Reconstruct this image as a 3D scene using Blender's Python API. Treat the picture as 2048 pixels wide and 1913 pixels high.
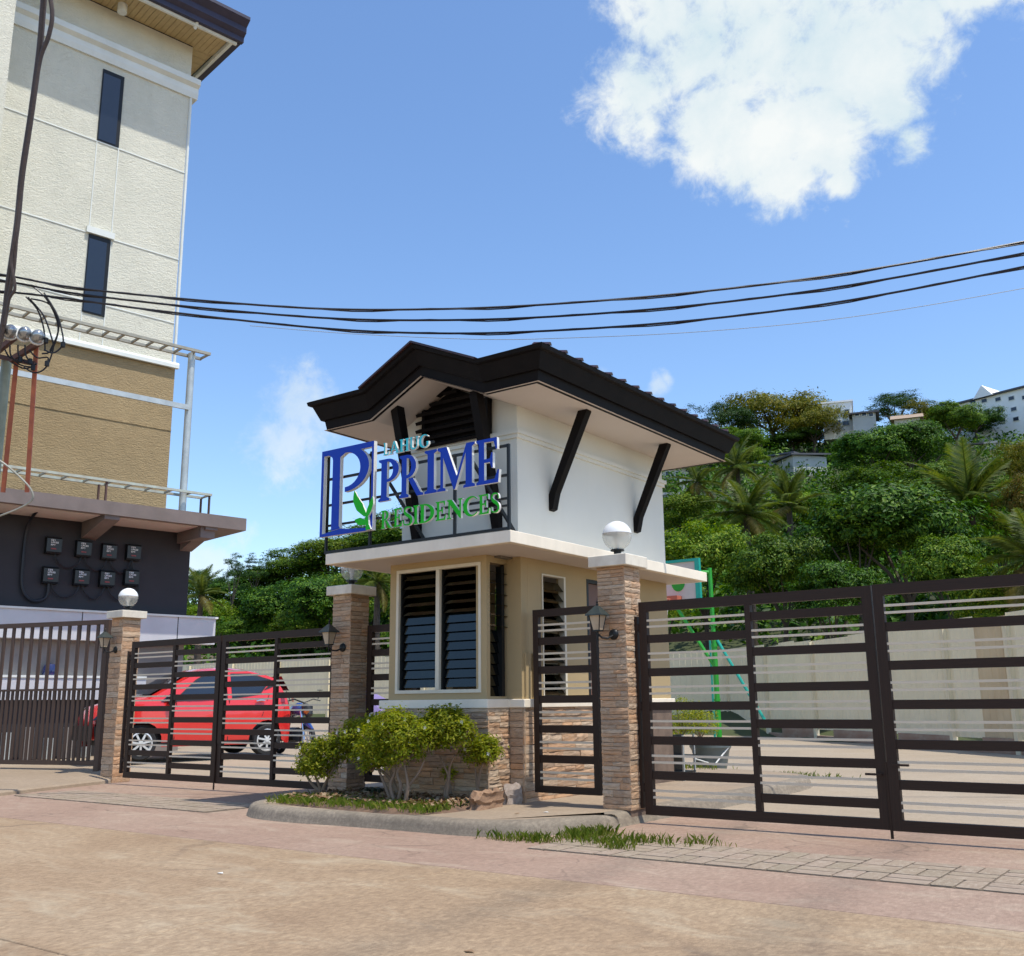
import bpy, bmesh, math, random
import numpy as np
from mathutils import Vector, Matrix, Euler

scene = bpy.context.scene
for _o in list(bpy.data.objects):
    bpy.data.objects.remove(_o)

# ------------------------------------------------------------------ camera
# world: X runs along the gate line (to the right), Y runs away behind it,
# Z up; the camera stands at (0, 0, 1.0)
CAM_H = 1.0
R_ = np.array([[0.80600, -0.13600, -0.57600],
               [0.59200, 0.17000, 0.78800],
               [-0.00900, -0.97600, 0.21800]])
_x = R_[0] / np.linalg.norm(R_[0])
_y = R_[1] - _x * (R_[1] @ _x); _y /= np.linalg.norm(_y)
R_ = np.array([_x, _y, np.cross(_x, _y)])
FPX, CX, CY = 2018.0, 1024.0, 956.5

cam_d = bpy.data.cameras.new("camera")
cam = bpy.data.objects.new("camera", cam_d)
scene.collection.objects.link(cam)
_r = R_ @ np.array([1, 0, 0]); _u = R_ @ np.array([0, -1, 0]); _b = R_ @ np.array([0, 0, -1])
cam.matrix_world = Matrix(((_r[0], _u[0], _b[0], 0), (_r[1], _u[1], _b[1], 0),
                           (_r[2], _u[2], _b[2], CAM_H), (0, 0, 0, 1)))
cam_d.sensor_fit = 'HORIZONTAL'
cam_d.sensor_width = 36.0
cam_d.lens = 36.0 * FPX / 2048.0
cam_d.clip_start = 0.05
cam_d.clip_end = 3000
scene.camera = cam


def ray(u, v):
    return R_ @ np.array([(u - CX) / FPX, (v - CY) / FPX, 1.0])


def hp(u, v, rng):
    """surveyed point: bearing/elevation u,v at horizontal range rng (m)"""
    r = ray(u, v)
    h = math.hypot(r[0], r[1])
    return Vector((r[0] / h * rng, r[1] / h * rng, CAM_H + r[2] / h * rng))


# ------------------------------------------------------------------ light
SUN_EL = math.radians(67.5)
SUN_ROT = math.radians(88.3)      # measured from +Y towards +X
sun_dir = Vector((math.sin(SUN_ROT) * math.cos(SUN_EL), math.cos(SUN_ROT) * math.cos(SUN_EL), math.sin(SUN_EL)))
sun_l = bpy.data.lights.new("sun", 'SUN')
sun_l.energy = 4.25
sun_l.angle = math.radians(0.5)
sun_l.color = (1.0, 0.955, 0.87)
sun = bpy.data.objects.new("sun", sun_l)
sun.rotation_euler = (-sun_dir).to_track_quat('-Z', 'Y').to_euler()
sun.location = sun_dir * 60
scene.collection.objects.link(sun)

world = bpy.data.worlds.new("World")
scene.world = world
world.use_nodes = True
world.cycles.sampling_method = 'MANUAL'
world.cycles.sample_map_resolution = 256
wn, wl = world.node_tree.nodes, world.node_tree.links
wn.clear()


def wnode(t, **kw):
    n = wn.new(t)
    for k, v in kw.items():
        setattr(n, k, v)
    return n


w_out = wnode('ShaderNodeOutputWorld')
w_bg = wnode('ShaderNodeBackground')
w_bg.inputs[1].default_value = 0.13
sky = wnode('ShaderNodeTexSky', sky_type='NISHITA', sun_disc=False)
sky.sun_elevation = SUN_EL
sky.sun_rotation = SUN_ROT
sky.altitude = 50
sky.air_density = 1.0
sky.dust_density = 0.6
sky.ozone_density = 2.0
w_tc = wnode('ShaderNodeTexCoord')


def wmath(op, a, b=None, clamp=False):
    n = wnode('ShaderNodeMath', operation=op)
    n.use_clamp = clamp
    for i, s in enumerate((a, b)):
        if s is None:
            continue
        if isinstance(s, (int, float)):
            n.inputs[i].default_value = s
        else:
            wl.new(s, n.inputs[i])
    return n.outputs[0]


# clouds: soft cumulus masses given by direction, broken up by noise
def cloud_noise(scale, detail, rough, dist, seed):
    m = wnode('ShaderNodeMapping')
    m.inputs['Location'].default_value = (seed, seed * 0.7, seed * 1.3)
    wl.new(w_tc.outputs['Generated'], m.inputs[0])
    n = wnode('ShaderNodeTexNoise')
    n.inputs['Scale'].default_value = scale
    n.inputs['Detail'].default_value = detail
    n.inputs['Roughness'].default_value = rough
    n.inputs['Distortion'].default_value = dist
    wl.new(m.outputs[0], n.inputs['Vector'])
    return n.outputs['Fac']


def blob(u, v, rad):
    d = Vector(ray(u, v)).normalized()
    n = wnode('ShaderNodeVectorMath', operation='DISTANCE')
    wl.new(w_tc.outputs['Generated'], n.inputs[0])
    n.inputs[1].default_value = d
    q = wmath('DIVIDE', n.outputs['Value'], rad)
    return wmath('SUBTRACT', 1.0, q)


BLOBS = [(1300, 60, .062), (1250, 200, .062), (1380, 120, .10), (1400, 255, .078), (1500, 100, .12), (1500, 300, .066), (1450, 360, .042), (1530, 375, .046),
         (1620, 120, .13), (1620, 255, .082), (1700, 150, .10), (1755, 250, .050), (1790, 305, .030), (1790, 60, .065), (1880, 10, .048), (1960, -30, .045),
         (1650, -60, .15), (1450, -60, .12), (1850, -80, .085), (1640, 350, .022), (1650, 395, .02)]
acc = None
for bl in BLOBS:
    s = blob(bl[0] + 34, bl[1] - 28, bl[2] * .95)
    acc = s if acc is None else wmath('MAXIMUM', acc, s)
n_big = cloud_noise(8.0, 7.0, 0.60, 0.15, 3.1)
n_fine = cloud_noise(30.0, 6.0, 0.66, 0.25, 7.7)
ero = wmath('ADD', wmath('MULTIPLY', wmath('SUBTRACT', n_big, 0.5), 2.6), wmath('MULTIPLY', wmath('SUBTRACT', n_fine, 0.5), 1.9))
dens = wmath('ADD', wmath('ADD', wmath('MULTIPLY', acc, 1.25), ero), -0.05)
mask = wnode('ShaderNodeMapRange', interpolation_type='SMOOTHSTEP')
mask.inputs['From Min'].default_value = -0.10
mask.inputs['From Max'].default_value = 0.75
wl.new(dens, mask.inputs['Value'])
# small faint clouds low on the left and elsewhere round the sky
acc2 = None
for bl in [(600, 810, .060), (580, 870, .055), (1318, 772, .018), (1336, 758, .013), (410, 1125, .05), (1190, 760, .02), (-500, 700, .12), (2700, 600, .14), (3400, 200, .2)]:
    s = blob(*bl)
    acc2 = s if acc2 is None else wmath('MAXIMUM', acc2, s)
dens2 = wmath('ADD', wmath('ADD', acc2, wmath('MULTIPLY', ero, 0.85)), -0.05)
mask2 = wnode('ShaderNodeMapRange', interpolation_type='SMOOTHSTEP')
mask2.inputs['From Min'].default_value = 0.05
mask2.inputs['From Max'].default_value = 0.85
mask2.inputs['To Max'].default_value = 0.58
wl.new(dens2, mask2.inputs['Value'])
cm = wmath('MAXIMUM', mask.outputs[0], mask2.outputs[0])
cm = wmath('MULTIPLY', cm, 0.96)
# cloud brightness varies gently with thickness
cb = wnode('ShaderNodeMapRange')
cb.inputs['From Min'].default_value = 0.33
cb.inputs['From Max'].default_value = 0.62
wl.new(n_big, cb.inputs['Value'])
ccol = wnode('ShaderNodeMixRGB')
ccol.inputs[1].default_value = (4.7, 5.7, 6.1, 1)
ccol.inputs[2].default_value = (6.7, 6.9, 6.75, 1)
wl.new(cb.outputs[0], ccol.inputs[0])
# the photograph's sky is a stronger violet-blue than the raw model
hsv = wnode('ShaderNodeHueSaturation')
hsv.inputs['Hue'].default_value = 0.502
hsv.inputs['Saturation'].default_value = 1.12
hsv.inputs['Value'].default_value = 1.62
wl.new(sky.outputs[0], hsv.inputs['Color'])
wmix = wnode('ShaderNodeMixRGB')
wl.new(cm, wmix.inputs[0])
wl.new(hsv.outputs[0], wmix.inputs[1])
wl.new(ccol.outputs[0], wmix.inputs[2])
wl.new(wmix.outputs[0], w_bg.inputs[0])
wl.new(w_bg.outputs[0], w_out.inputs[0])

scene.view_settings.view_transform = 'Standard'
scene.view_settings.look = 'None'
scene.view_settings.exposure = 0.14
scene.view_settings.gamma = 1.0
scene.view_settings.use_curve_mapping = False
scene.render.engine = 'CYCLES'
scene.cycles.max_bounces = 5
scene.cycles.caustics_reflective = False
scene.cycles.caustics_refractive = False
scene.cycles.use_light_tree = False
scene.cycles.diffuse_bounces = 3
scene.cycles.glossy_bounces = 3
scene.cycles.transmission_bounces = 4
scene.cycles.transparent_max_bounces = 16

# ------------------------------------------------------------------ helpers
COL = scene.collection
OFF = {}
rnd = random.Random(7)


def link(o, parent=None):
    COL.objects.link(o)
    if parent is not None:
        o.parent = parent
    return o


def tag(o, label=None, cat=None, group=None, kind=None):
    if label: o['label'] = label
    if cat: o['category'] = cat
    if group: o['group'] = group
    if kind: o['kind'] = kind
    return o


def thing(name, loc, label, cat, group=None):
    o = bpy.data.objects.new(name, None)
    o.empty_display_size = 0.2
    o.location = loc
    link(o)
    OFF[o.name] = Vector(loc)
    return tag(o, label, cat, group)


class MB:
    """collects shapes in world coordinates, builds one mesh object"""

    def __init__(self):
        self.v = []; self.f = []; self.m = []; self.mi = 0

    def add(self, vs, fs):
        b = len(self.v)
        self.v.extend([tuple(p) for p in vs])
        for f in fs:
            self.f.append(tuple(b + i for i in f)); self.m.append(self.mi)
        return self

    def box(self, x0, x1, y0, y1, z0, z1):
        vs = [(x0, y0, z0), (x1, y0, z0), (x1, y1, z0), (x0, y1, z0), (x0, y0, z1), (x1, y0, z1), (x1, y1, z1), (x0, y1, z1)]
        return self.add(vs, [(0, 3, 2, 1), (4, 5, 6, 7), (0, 1, 5, 4), (1, 2, 6, 5), (2, 3, 7, 6), (3, 0, 4, 7)])

    def bbox(self, x0, x1, y0, y1, z0, z1, b=0.006):
        """box with small chamfered edges"""
        bm = bmesh.new()
        bmesh.ops.create_cube(bm, size=1.0)
        for v in bm.verts:
            v.co = Vector(((x0 + x1) / 2 + v.co.x * (x1 - x0), (y0 + y1) / 2 + v.co.y * (y1 - y0), (z0 + z1) / 2 + v.co.z * (z1 - z0)))
        bmesh.ops.bevel(bm, geom=bm.edges[:], offset=b, segments=1, affect='EDGES')
        bm.verts.index_update()
        self.add([v.co for v in bm.verts], [[v.index for v in f.verts] for f in bm.faces])
        bm.free()
        return self

    def bar(self, p, q, w, h, up=(0, 0, 1)):
        """rectangular bar from p to q, w wide, h deep"""
        p, q = Vector(p), Vector(q)
        d = (q - p).normalized()
        upv = Vector(up)
        s = d.cross(upv)
        if s.length < 1e-4:
            s = d.cross(Vector((1, 0, 0)))
        s.normalize()
        t = s.cross(d).normalized()
        s *= w / 2; t *= h / 2
        vs = [p - s - t, p + s - t, p + s + t, p - s + t, q - s - t, q + s - t, q + s + t, q - s + t]
        return self.add(vs, [(0, 3, 2, 1), (4, 5, 6, 7), (0, 1, 5, 4), (1, 2, 6, 5), (2, 3, 7, 6), (3, 0, 4, 7)])

    def prism(self, poly, axis, a, b):
        """closed 2D polygon swept along axis ('x','y','z') from a to b"""
        def pt(p, t):
            return {'x': (t, p[0], p[1]), 'y': (p[0], t, p[1]), 'z': (p[0], p[1], t)}[axis]
        n = len(poly)
        ar = sum(poly[i][0] * poly[(i + 1) % n][1] - poly[(i + 1) % n][0] * poly[i][1] for i in range(n))
        if ar < 0:
            poly = poly[::-1]
        flip = axis == 'y'
        vs = [pt(p, a) for p in poly] + [pt(p, b) for p in poly]
        fs = [tuple(range(n))[::-1], tuple(range(n, 2 * n))] + [(i, (i + 1) % n, n + (i + 1) % n, n + i) for i in range(n)]
        if (b < a) != flip:
            fs = [f[::-1] for f in fs]
        return self.add(vs, fs)

    def tube(self, pts, r, n=6, caps=True):
        pts = [Vector(p) for p in pts]
        rs = r if isinstance(r, (list, tuple)) else [r] * len(pts)
        vs, fs = [], []
        ref = None
        for i, p in enumerate(pts):
            d = (pts[min(i + 1, len(pts) - 1)] - pts[max(i - 1, 0)]).normalized()
            if ref is None:
                ref = d.cross(Vector((0, 0, 1)))
                if ref.length < .05:
                    ref = d.cross(Vector((1, 0, 0)))
            s = (ref - d * ref.dot(d)).normalized(); ref = s
            t = d.cross(s)
            for k in range(n):
                a = 2 * math.pi * k / n
                vs.append(p + (s * math.cos(a) + t * math.sin(a)) * rs[i])
        for i in range(len(pts) - 1):
            for k in range(n):
                a, b = i * n + k, i * n + (k + 1) % n
                fs.append((a, b, b + n, a + n))
        if caps:
            fs.append(tuple(range(n))[::-1]); fs.append(tuple(range((len(pts) - 1) * n, len(pts) * n)))
        return self.add(vs, fs)

    def lathe(self, prof, c, n=16, axis='z'):
        """profile list of (radius, height) turned about an axis through c"""
        vs, fs = [], []
        for r, h in prof:
            for k in range(n):
                a = 2 * math.pi * k / n
                q = (r * math.cos(a), r * math.sin(a), h)
                if axis == 'y': q = (q[0], q[2], q[1])
                if axis == 'x': q = (q[2], q[0], q[1])
                vs.append((c[0] + q[0], c[1] + q[1], c[2] + q[2]))
        for i in range(len(prof) - 1):
            for k in range(n):
                a, b = i * n + k, i * n + (k + 1) % n
                fs.append((a, b, b + n, a + n) if axis != 'y' else (a, a + n, b + n, b))
        if prof[0][0] > 1e-6: fs.append(tuple(range(n))[::-1])
        if prof[-1][0] > 1e-6: fs.append(tuple(range((len(prof) - 1) * n, len(prof) * n)))
        return self.add(vs, fs)

    def mesh(self, name, off=Vector((0, 0, 0)), mats=(), smooth=False):
        me = bpy.data.meshes.new(name)
        off = tuple(off)
        me.from_pydata([(x - off[0], y - off[1], z - off[2]) for x, y, z in self.v], [], self.f)
        for m in mats:
            me.materials.append(m)
        if len(mats) > 1:
            me.polygons.foreach_set('material_index', self.m)
        if smooth:
            me.polygons.foreach_set('use_smooth', [True] * len(me.polygons))
            try:
                me.set_sharp_from_angle(angle=math.radians(38))
            except Exception:
                pass
        me.update()
        return me

    def build(self, name, mats, parent=None, smooth=False, origin=None):
        if not isinstance(mats, (list, tuple)):
            mats = [mats]
        poff = OFF[parent.name] if parent is not None else Vector((0, 0, 0))
        if origin is None:
            origin = poff
        origin = Vector(origin)
        o = bpy.data.objects.new(name, self.mesh(name, origin, mats, smooth))
        o.location = origin - poff
        link(o, parent)
        OFF[o.name] = origin
        return o


def piece(name, mesh, parent, loc, scale=(1, 1, 1), rotz=0.0, rot=None):
    """an object that shares mesh data with its alike pieces"""
    o = bpy.data.objects.new(name, mesh)
    o.location = Vector(loc) - (OFF[parent.name] if parent is not None else Vector((0, 0, 0)))
    o.scale = scale
    o.rotation_euler = rot if rot is not None else (0, 0, rotz)
    link(o, parent)
    return o


def copy_tree(o, parent=None):
    c = o.copy()
    COL.objects.link(c)
    c.parent = parent
    OFF[c.name] = OFF.get(o.name, Vector((0, 0, 0))).copy()
    for ch in list(o.children):
        copy_tree(ch, c)
    return c


# ------------------------------------------------------------------ materials
def new_mat(name):
    m = bpy.data.materials.new(name)
    m.use_nodes = True
    nt = m.node_tree
    return m, nt.nodes, nt.links, nt.nodes['Principled BSDF']


def add_noise(N, L, scale, detail=4.0, rough=.55, vec=None, coord='Object', stretch=None, dist=0.0):
    n = N.new('ShaderNodeTexNoise')
    n.inputs['Scale'].default_value = scale
    n.inputs['Detail'].default_value = detail
    n.inputs['Roughness'].default_value = rough
    n.inputs['Distortion'].default_value = dist
    if vec is None:
        tc = N.new('ShaderNodeTexCoord')
        vec = tc.outputs[coord]
    if stretch:
        mp = N.new('ShaderNodeMapping')
        mp.inputs['Scale'].default_value = stretch
        L.new(vec, mp.inputs[0]); vec = mp.outputs[0]
    L.new(vec, n.inputs['Vector'])
    return n.outputs['Fac']


def ramp(N, L, fac, stops):
    r = N.new('ShaderNodeValToRGB')
    el = r.color_ramp.elements
    while len(el) < len(stops):
        el.new(0.5)
    for e, (p, c) in zip(el, stops):
        e.position = p
        e.color = (*c, 1) if len(c) == 3 else c
    L.new(fac, r.inputs[0])
    return r.outputs[0]


def mixc(N, L, fac, a, b, mode='MIX'):
    n = N.new('ShaderNodeMixRGB')
    n.blend_type = mode
    for i, s in enumerate((fac, a, b)):
        if isinstance(s, (int, float)):
            n.inputs[i].default_value = s
        elif isinstance(s, tuple):
            n.inputs[i].default_value = (*s, 1) if len(s) == 3 else s
        else:
            L.new(s, n.inputs[i])
    return n.outputs[0]


def add_bump(N, L, bsdf, h, strength, dist=0.01):
    b = N.new('ShaderNodeBump')
    b.inputs['Strength'].default_value = strength
    b.inputs['Distance'].default_value = dist
    L.new(h, b.inputs['Height'])
    L.new(b.outputs[0], bsdf.inputs['Normal'])


def mat(name, col, rough=.6, col2=None, scale=3.0, bump=0.0, bscale=60.0, metal=0.0, coat=0.0, coord='Object', spec=0.5, stretch=None, dirt=0.0):
    m, N, L, B = new_mat(name)
    B.inputs['Roughness'].default_value = rough
    B.inputs['Metallic'].default_value = metal
    B.inputs['Specular IOR Level'].default_value = spec
    if coat:
        B.inputs['Coat Weight'].default_value = coat
        B.inputs['Coat Roughness'].default_value = 0.05
    if col2 is None:
        col2 = tuple(c * 0.86 for c in col)
    f = add_noise(N, L, scale, 6.0, .6, coord=coord, stretch=stretch)
    c = ramp(N, L, f, [(.32, col2), (.66, col)])
    if dirt:
        f2 = add_noise(N, L, scale * .35, 5, .65, coord=coord, stretch=(1, 1, .25))
        c = mixc(N, L, ramp(N, L, f2, [(.5, (0, 0, 0)), (.75, (dirt, dirt, dirt))]), c, (.16, .13, .09))
    L.new(c, B.inputs['Base Color'])
    if bump:
        add_bump(N, L, B, add_noise(N, L, bscale, 5, .6, coord=coord), bump)
    return m


def leaf_mat(name, cols, trans=.35, rough=.5):
    """foliage: colour differs from leaf to leaf, thin leaves let light through"""
    m, N, L, B = new_mat(name)
    g = N.new('ShaderNodeNewGeometry')
    oi = N.new('ShaderNodeObjectInfo')
    f = add_noise(N, L, .35, 3, .6)
    mx = N.new('ShaderNodeMath'); mx.operation = 'MULTIPLY_ADD'
    L.new(f, mx.inputs[0]); mx.inputs[1].default_value = .7
    L.new(g.outputs['Random Per Island'], mx.inputs[2])
    mm = N.new('ShaderNodeMath'); mm.operation = 'MULTIPLY'
    L.new(mx.outputs[0], mm.inputs[0]); mm.inputs[1].default_value = .62
    n = len(cols)
    c = ramp(N, L, mm.outputs[0], [(.12 + .76 * i / (n - 1), cc) for i, cc in enumerate(cols)])
    hs = N.new('ShaderNodeHueSaturation')
    mr = N.new('ShaderNodeMapRange'); mr.inputs['To Min'].default_value = .82; mr.inputs['To Max'].default_value = 1.22
    L.new(oi.outputs['Random'], mr.inputs['Value'])
    L.new(mr.outputs[0], hs.inputs['Value'])
    L.new(c, hs.inputs['Color'])
    L.new(hs.outputs[0], B.inputs['Base Color'])
    B.inputs['Roughness'].default_value = rough
    B.inputs['Specular IOR Level'].default_value = .16
    t = N.new('ShaderNodeBsdfTranslucent')
    tc = mixc(N, L, 1.0, hs.outputs[0], (1.45, 1.45, .35), 'MULTIPLY')
    L.new(tc, t.inputs['Color'])
    ms = N.new('ShaderNodeMixShader'); ms.inputs[0].default_value = trans
    out = N['Material Output']
    L.new(B.outputs[0], ms.inputs[1]); L.new(t.outputs[0], ms.inputs[2])
    L.new(ms.outputs[0], out.inputs['Surface'])
    return m


M = {}
M['brown_steel'] = mat('brown_steel', (.042, .023, .015), .5, (.028, .016, .011), 8, .05, 120, spec=.22)
M['rail_steel'] = mat('rail_steel', (.092, .056, .040), .5, (.062, .038, .028), 6, .05, 120, spec=.3)
M['thin_bar'] = mat('thin_bar', (.74, .63, .47), .45, (.62, .52, .38), 9)
M['black_wood'] = mat('black_wood', (.0085, .0062, .0058), .6, (.005, .004, .004), 5, .12, 90, spec=.12)
M['black_metal'] = mat('black_metal', (.010, .011, .011), .42, None, 8, spec=.3)
M['white_paint'] = mat('white_paint', (.73, .72, .64), .62, (.69, .68, .60), 1.2, .04, 150, dirt=.10)
M['white_trim'] = mat('white_trim', (.89, .79, .63), .6, (.81, .715, .565), 3.5, .04, 120, dirt=.25)
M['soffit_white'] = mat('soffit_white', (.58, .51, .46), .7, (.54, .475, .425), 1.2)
M['tan_wall'] = mat('tan_wall', (.44, .325, .165), .75, (.40, .295, .148), 1.6, .06, 160, dirt=.14)
M['cream_frame'] = mat('cream_frame', (.70, .64, .50), .55, (.62, .56, .43), 6)
M['cap_concrete'] = mat('cap_concrete', (.80, .74, .61), .75, (.64, .57, .46), 6, .1, 90, dirt=.35)
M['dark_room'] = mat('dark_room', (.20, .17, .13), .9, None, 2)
M['roof_sheet'] = mat('roof_sheet', (.055, .022, .020), .35, (.035, .015, .014), 4)
M['aluminium'] = mat('aluminium', (.55, .56, .56), .35, None, 6, metal=.7)
M['galv'] = mat('galvanised', (.52, .56, .55), .45, (.40, .43, .42), 5, metal=.35)
M['rust_orange'] = mat('rust_orange', (.42, .115, .05), .6, (.28, .075, .04), 7)
M['cable_black'] = mat('cable_black', (.012, .012, .016), .45)
M['cable_brown'] = mat('cable_brown', (.085, .055, .042), .6, (.05, .034, .028), 30)
M['white_plastic'] = mat('white_plastic', (.82, .82, .80), .28, (.78, .78, .76), 4)
M['chrome'] = mat('chrome', (.75, .75, .76), .12, None, 4, metal=1.0)
M['rubber'] = mat('rubber', (.016, .016, .017), .75)
M['stem_bark'] = mat('stem_bark', (.24, .165, .11), .8, (.20, .145, .10), 18, .3, 60)
M['trunk_bark'] = mat('trunk_bark', (.085, .065, .045), .85, (.04, .03, .022), 8, .4, 30)
M['soil'] = mat('soil', (.19, .11, .065), .95, (.075, .05, .035), 9, .8, 40)


def stone_mat(name, palette, contrast=.5):
    m, N, L, B = new_mat(name)
    oi = N.new('ShaderNodeObjectInfo')
    base = ramp(N, L, oi.outputs['Random'], [(i / (len(palette) - 1), c) for i, c in enumerate(palette)])
    tc = N.new('ShaderNodeTexCoord')
    ov = N.new('ShaderNodeVectorMath'); ov.operation = 'MULTIPLY_ADD'
    L.new(oi.outputs['Random'], ov.inputs[0]); ov.inputs[1].default_value = (31, 17, 23)
    L.new(tc.outputs['Object'], ov.inputs[2])
    f = add_noise(N, L, 2.2, 6, .65, vec=ov.outputs[0], stretch=(1.0, 1.0, 2.2), dist=.8)
    c = mixc(N, L, ramp(N, L, f, [(.40, (contrast,) * 3), (.54, (0, 0, 0))]), base, (.15, .09, .05))
    f2 = add_noise(N, L, 5, 4, .6, vec=ov.outputs[0])
    c = mixc(N, L, ramp(N, L, f2, [(.5, (0, 0, 0)), (.78, (.45, .45, .45))]), c, (.56, .48, .38))
    L.new(c, B.inputs['Base Color'])
    B.inputs['Roughness'].default_value = .82
    add_bump(N, L, B, add_noise(N, L, 9, 6, .7, vec=ov.outputs[0]), .5, .02)
    return m


M['stone'] = stone_mat('ledge_stone', [(.55, .335, .19), (.50, .29, .155), (.60, .42, .27), (.46, .325, .21), (.61, .345, .18), (.42, .285, .185), (.62, .475, .33), (.55, .325, .175)], .45)
M['grout'] = mat('stone_backing', (.20, .14, .10), .95, (.13, .09, .065), 6, .3, 50)


def glass_mat(name, tint, gloss=.25, rough=.02):
    m, N, L, B = new_mat(name)
    N.remove(B)
    t = N.new('ShaderNodeBsdfTransparent'); t.inputs[0].default_value = (*tint, 1)
    g = N.new('ShaderNodeBsdfGlossy'); g.inputs['Roughness'].default_value = rough
    g.inputs['Color'].default_value = (.74, .72, .62, 1)
    lw = N.new('ShaderNodeLayerWeight'); lw.inputs[0].default_value = .35
    mm = N.new('ShaderNodeMath'); mm.operation = 'MULTIPLY_ADD'
    L.new(lw.outputs['Fresnel'], mm.inputs[0]); mm.inputs[1].default_value = .8; mm.inputs[2].default_value = gloss * .25
    s = N.new('ShaderNodeMixShader')
    L.new(mm.outputs[0], s.inputs[0]); L.new(t.outputs[0], s.inputs[1]); L.new(g.outputs[0], s.inputs[2])
    L.new(s.outputs[0], N['Material Output'].inputs['Surface'])
    return m




def bowl_mat(name):
    m, N, L, B = new_mat(name)
    B.inputs['Base Color'].default_value = (.78, .76, .70, 1)
    B.inputs['Roughness'].default_value = .12
    B.inputs['Specular IOR Level'].default_value = .4
    t = N.new('ShaderNodeBsdfTransparent'); t.inputs[0].default_value = (.95, .96, .95, 1)
    s = N.new('ShaderNodeMixShader'); s.inputs[0].default_value = .68
    L.new(B.outputs[0], s.inputs[1]); L.new(t.outputs[0], s.inputs[2])
    L.new(s.outputs[0], N['Material Output'].inputs['Surface'])
    return m


M['louver_glass'] = glass_mat('louver_glass', (.10, .14, .125), .30, .04)
M['clear_glass'] = bowl_mat('lamp_glass')
M['frost_glass'] = mat('frosted_glass', (.50, .40, .28), .3, (.40, .31, .21), 10)
M['dark_glass'] = mat('dark_glass', (.012, .016, .024), .04, None, 2, spec=.8)

# ================================================================== SETTING
def smooth(t):
    t = max(0.0, min(1.0, t))
    return t * t * (3 - 2 * t)


def yard_z(x, y):
    return .37 * max(0, min(1, (-x - 12) / 21)) * max(0, min(1, (y - 9) / 5))


# ---- terrain profile: ground skyline by bearing
SKY_U = [-900, 200, 370, 480, 600, 720, 830, 1000, 1200, 1330, 1450, 1650, 1850, 2048, 2400, 3200]
SKY_V = [1330, 1290, 1235, 1225, 1180, 1120, 1075, 1000, 900, 880, 870, 872, 868, 860, 880, 1000]
SKY_R = [90, 90, 85, 82, 80, 82, 85, 95, 105, 112, 115, 118, 120, 120, 120, 110]
R0 = [50, 50, 50, 50, 48, 46, 42, 36, 34, 33, 31, 28, 26, 25, 24, 24]


def prof(u):
    return (np.interp(u, SKY_U, SKY_V), np.interp(u, SKY_U, SKY_R), np.interp(u, SKY_U, R0))


def terr(u, rng):
    v, r1, r0 = prof(u)
    zr = hp(u, v, r1).z
    t = (rng - r0) / (r1 - r0)
    base = hp(u, 1400, rng)
    z0 = yard_z(base.x, base.y)
    if t <= 0:
        return z0 - .05
    if t > 1:
        return zr - (rng - r1) * .05
    return z0 + (zr - z0) * (.75 * t + .25 * t * t)


def ground_at(u, rng):
    p = hp(u, 1400, rng)
    return Vector((p.x, p.y, terr(u, rng)))


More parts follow.
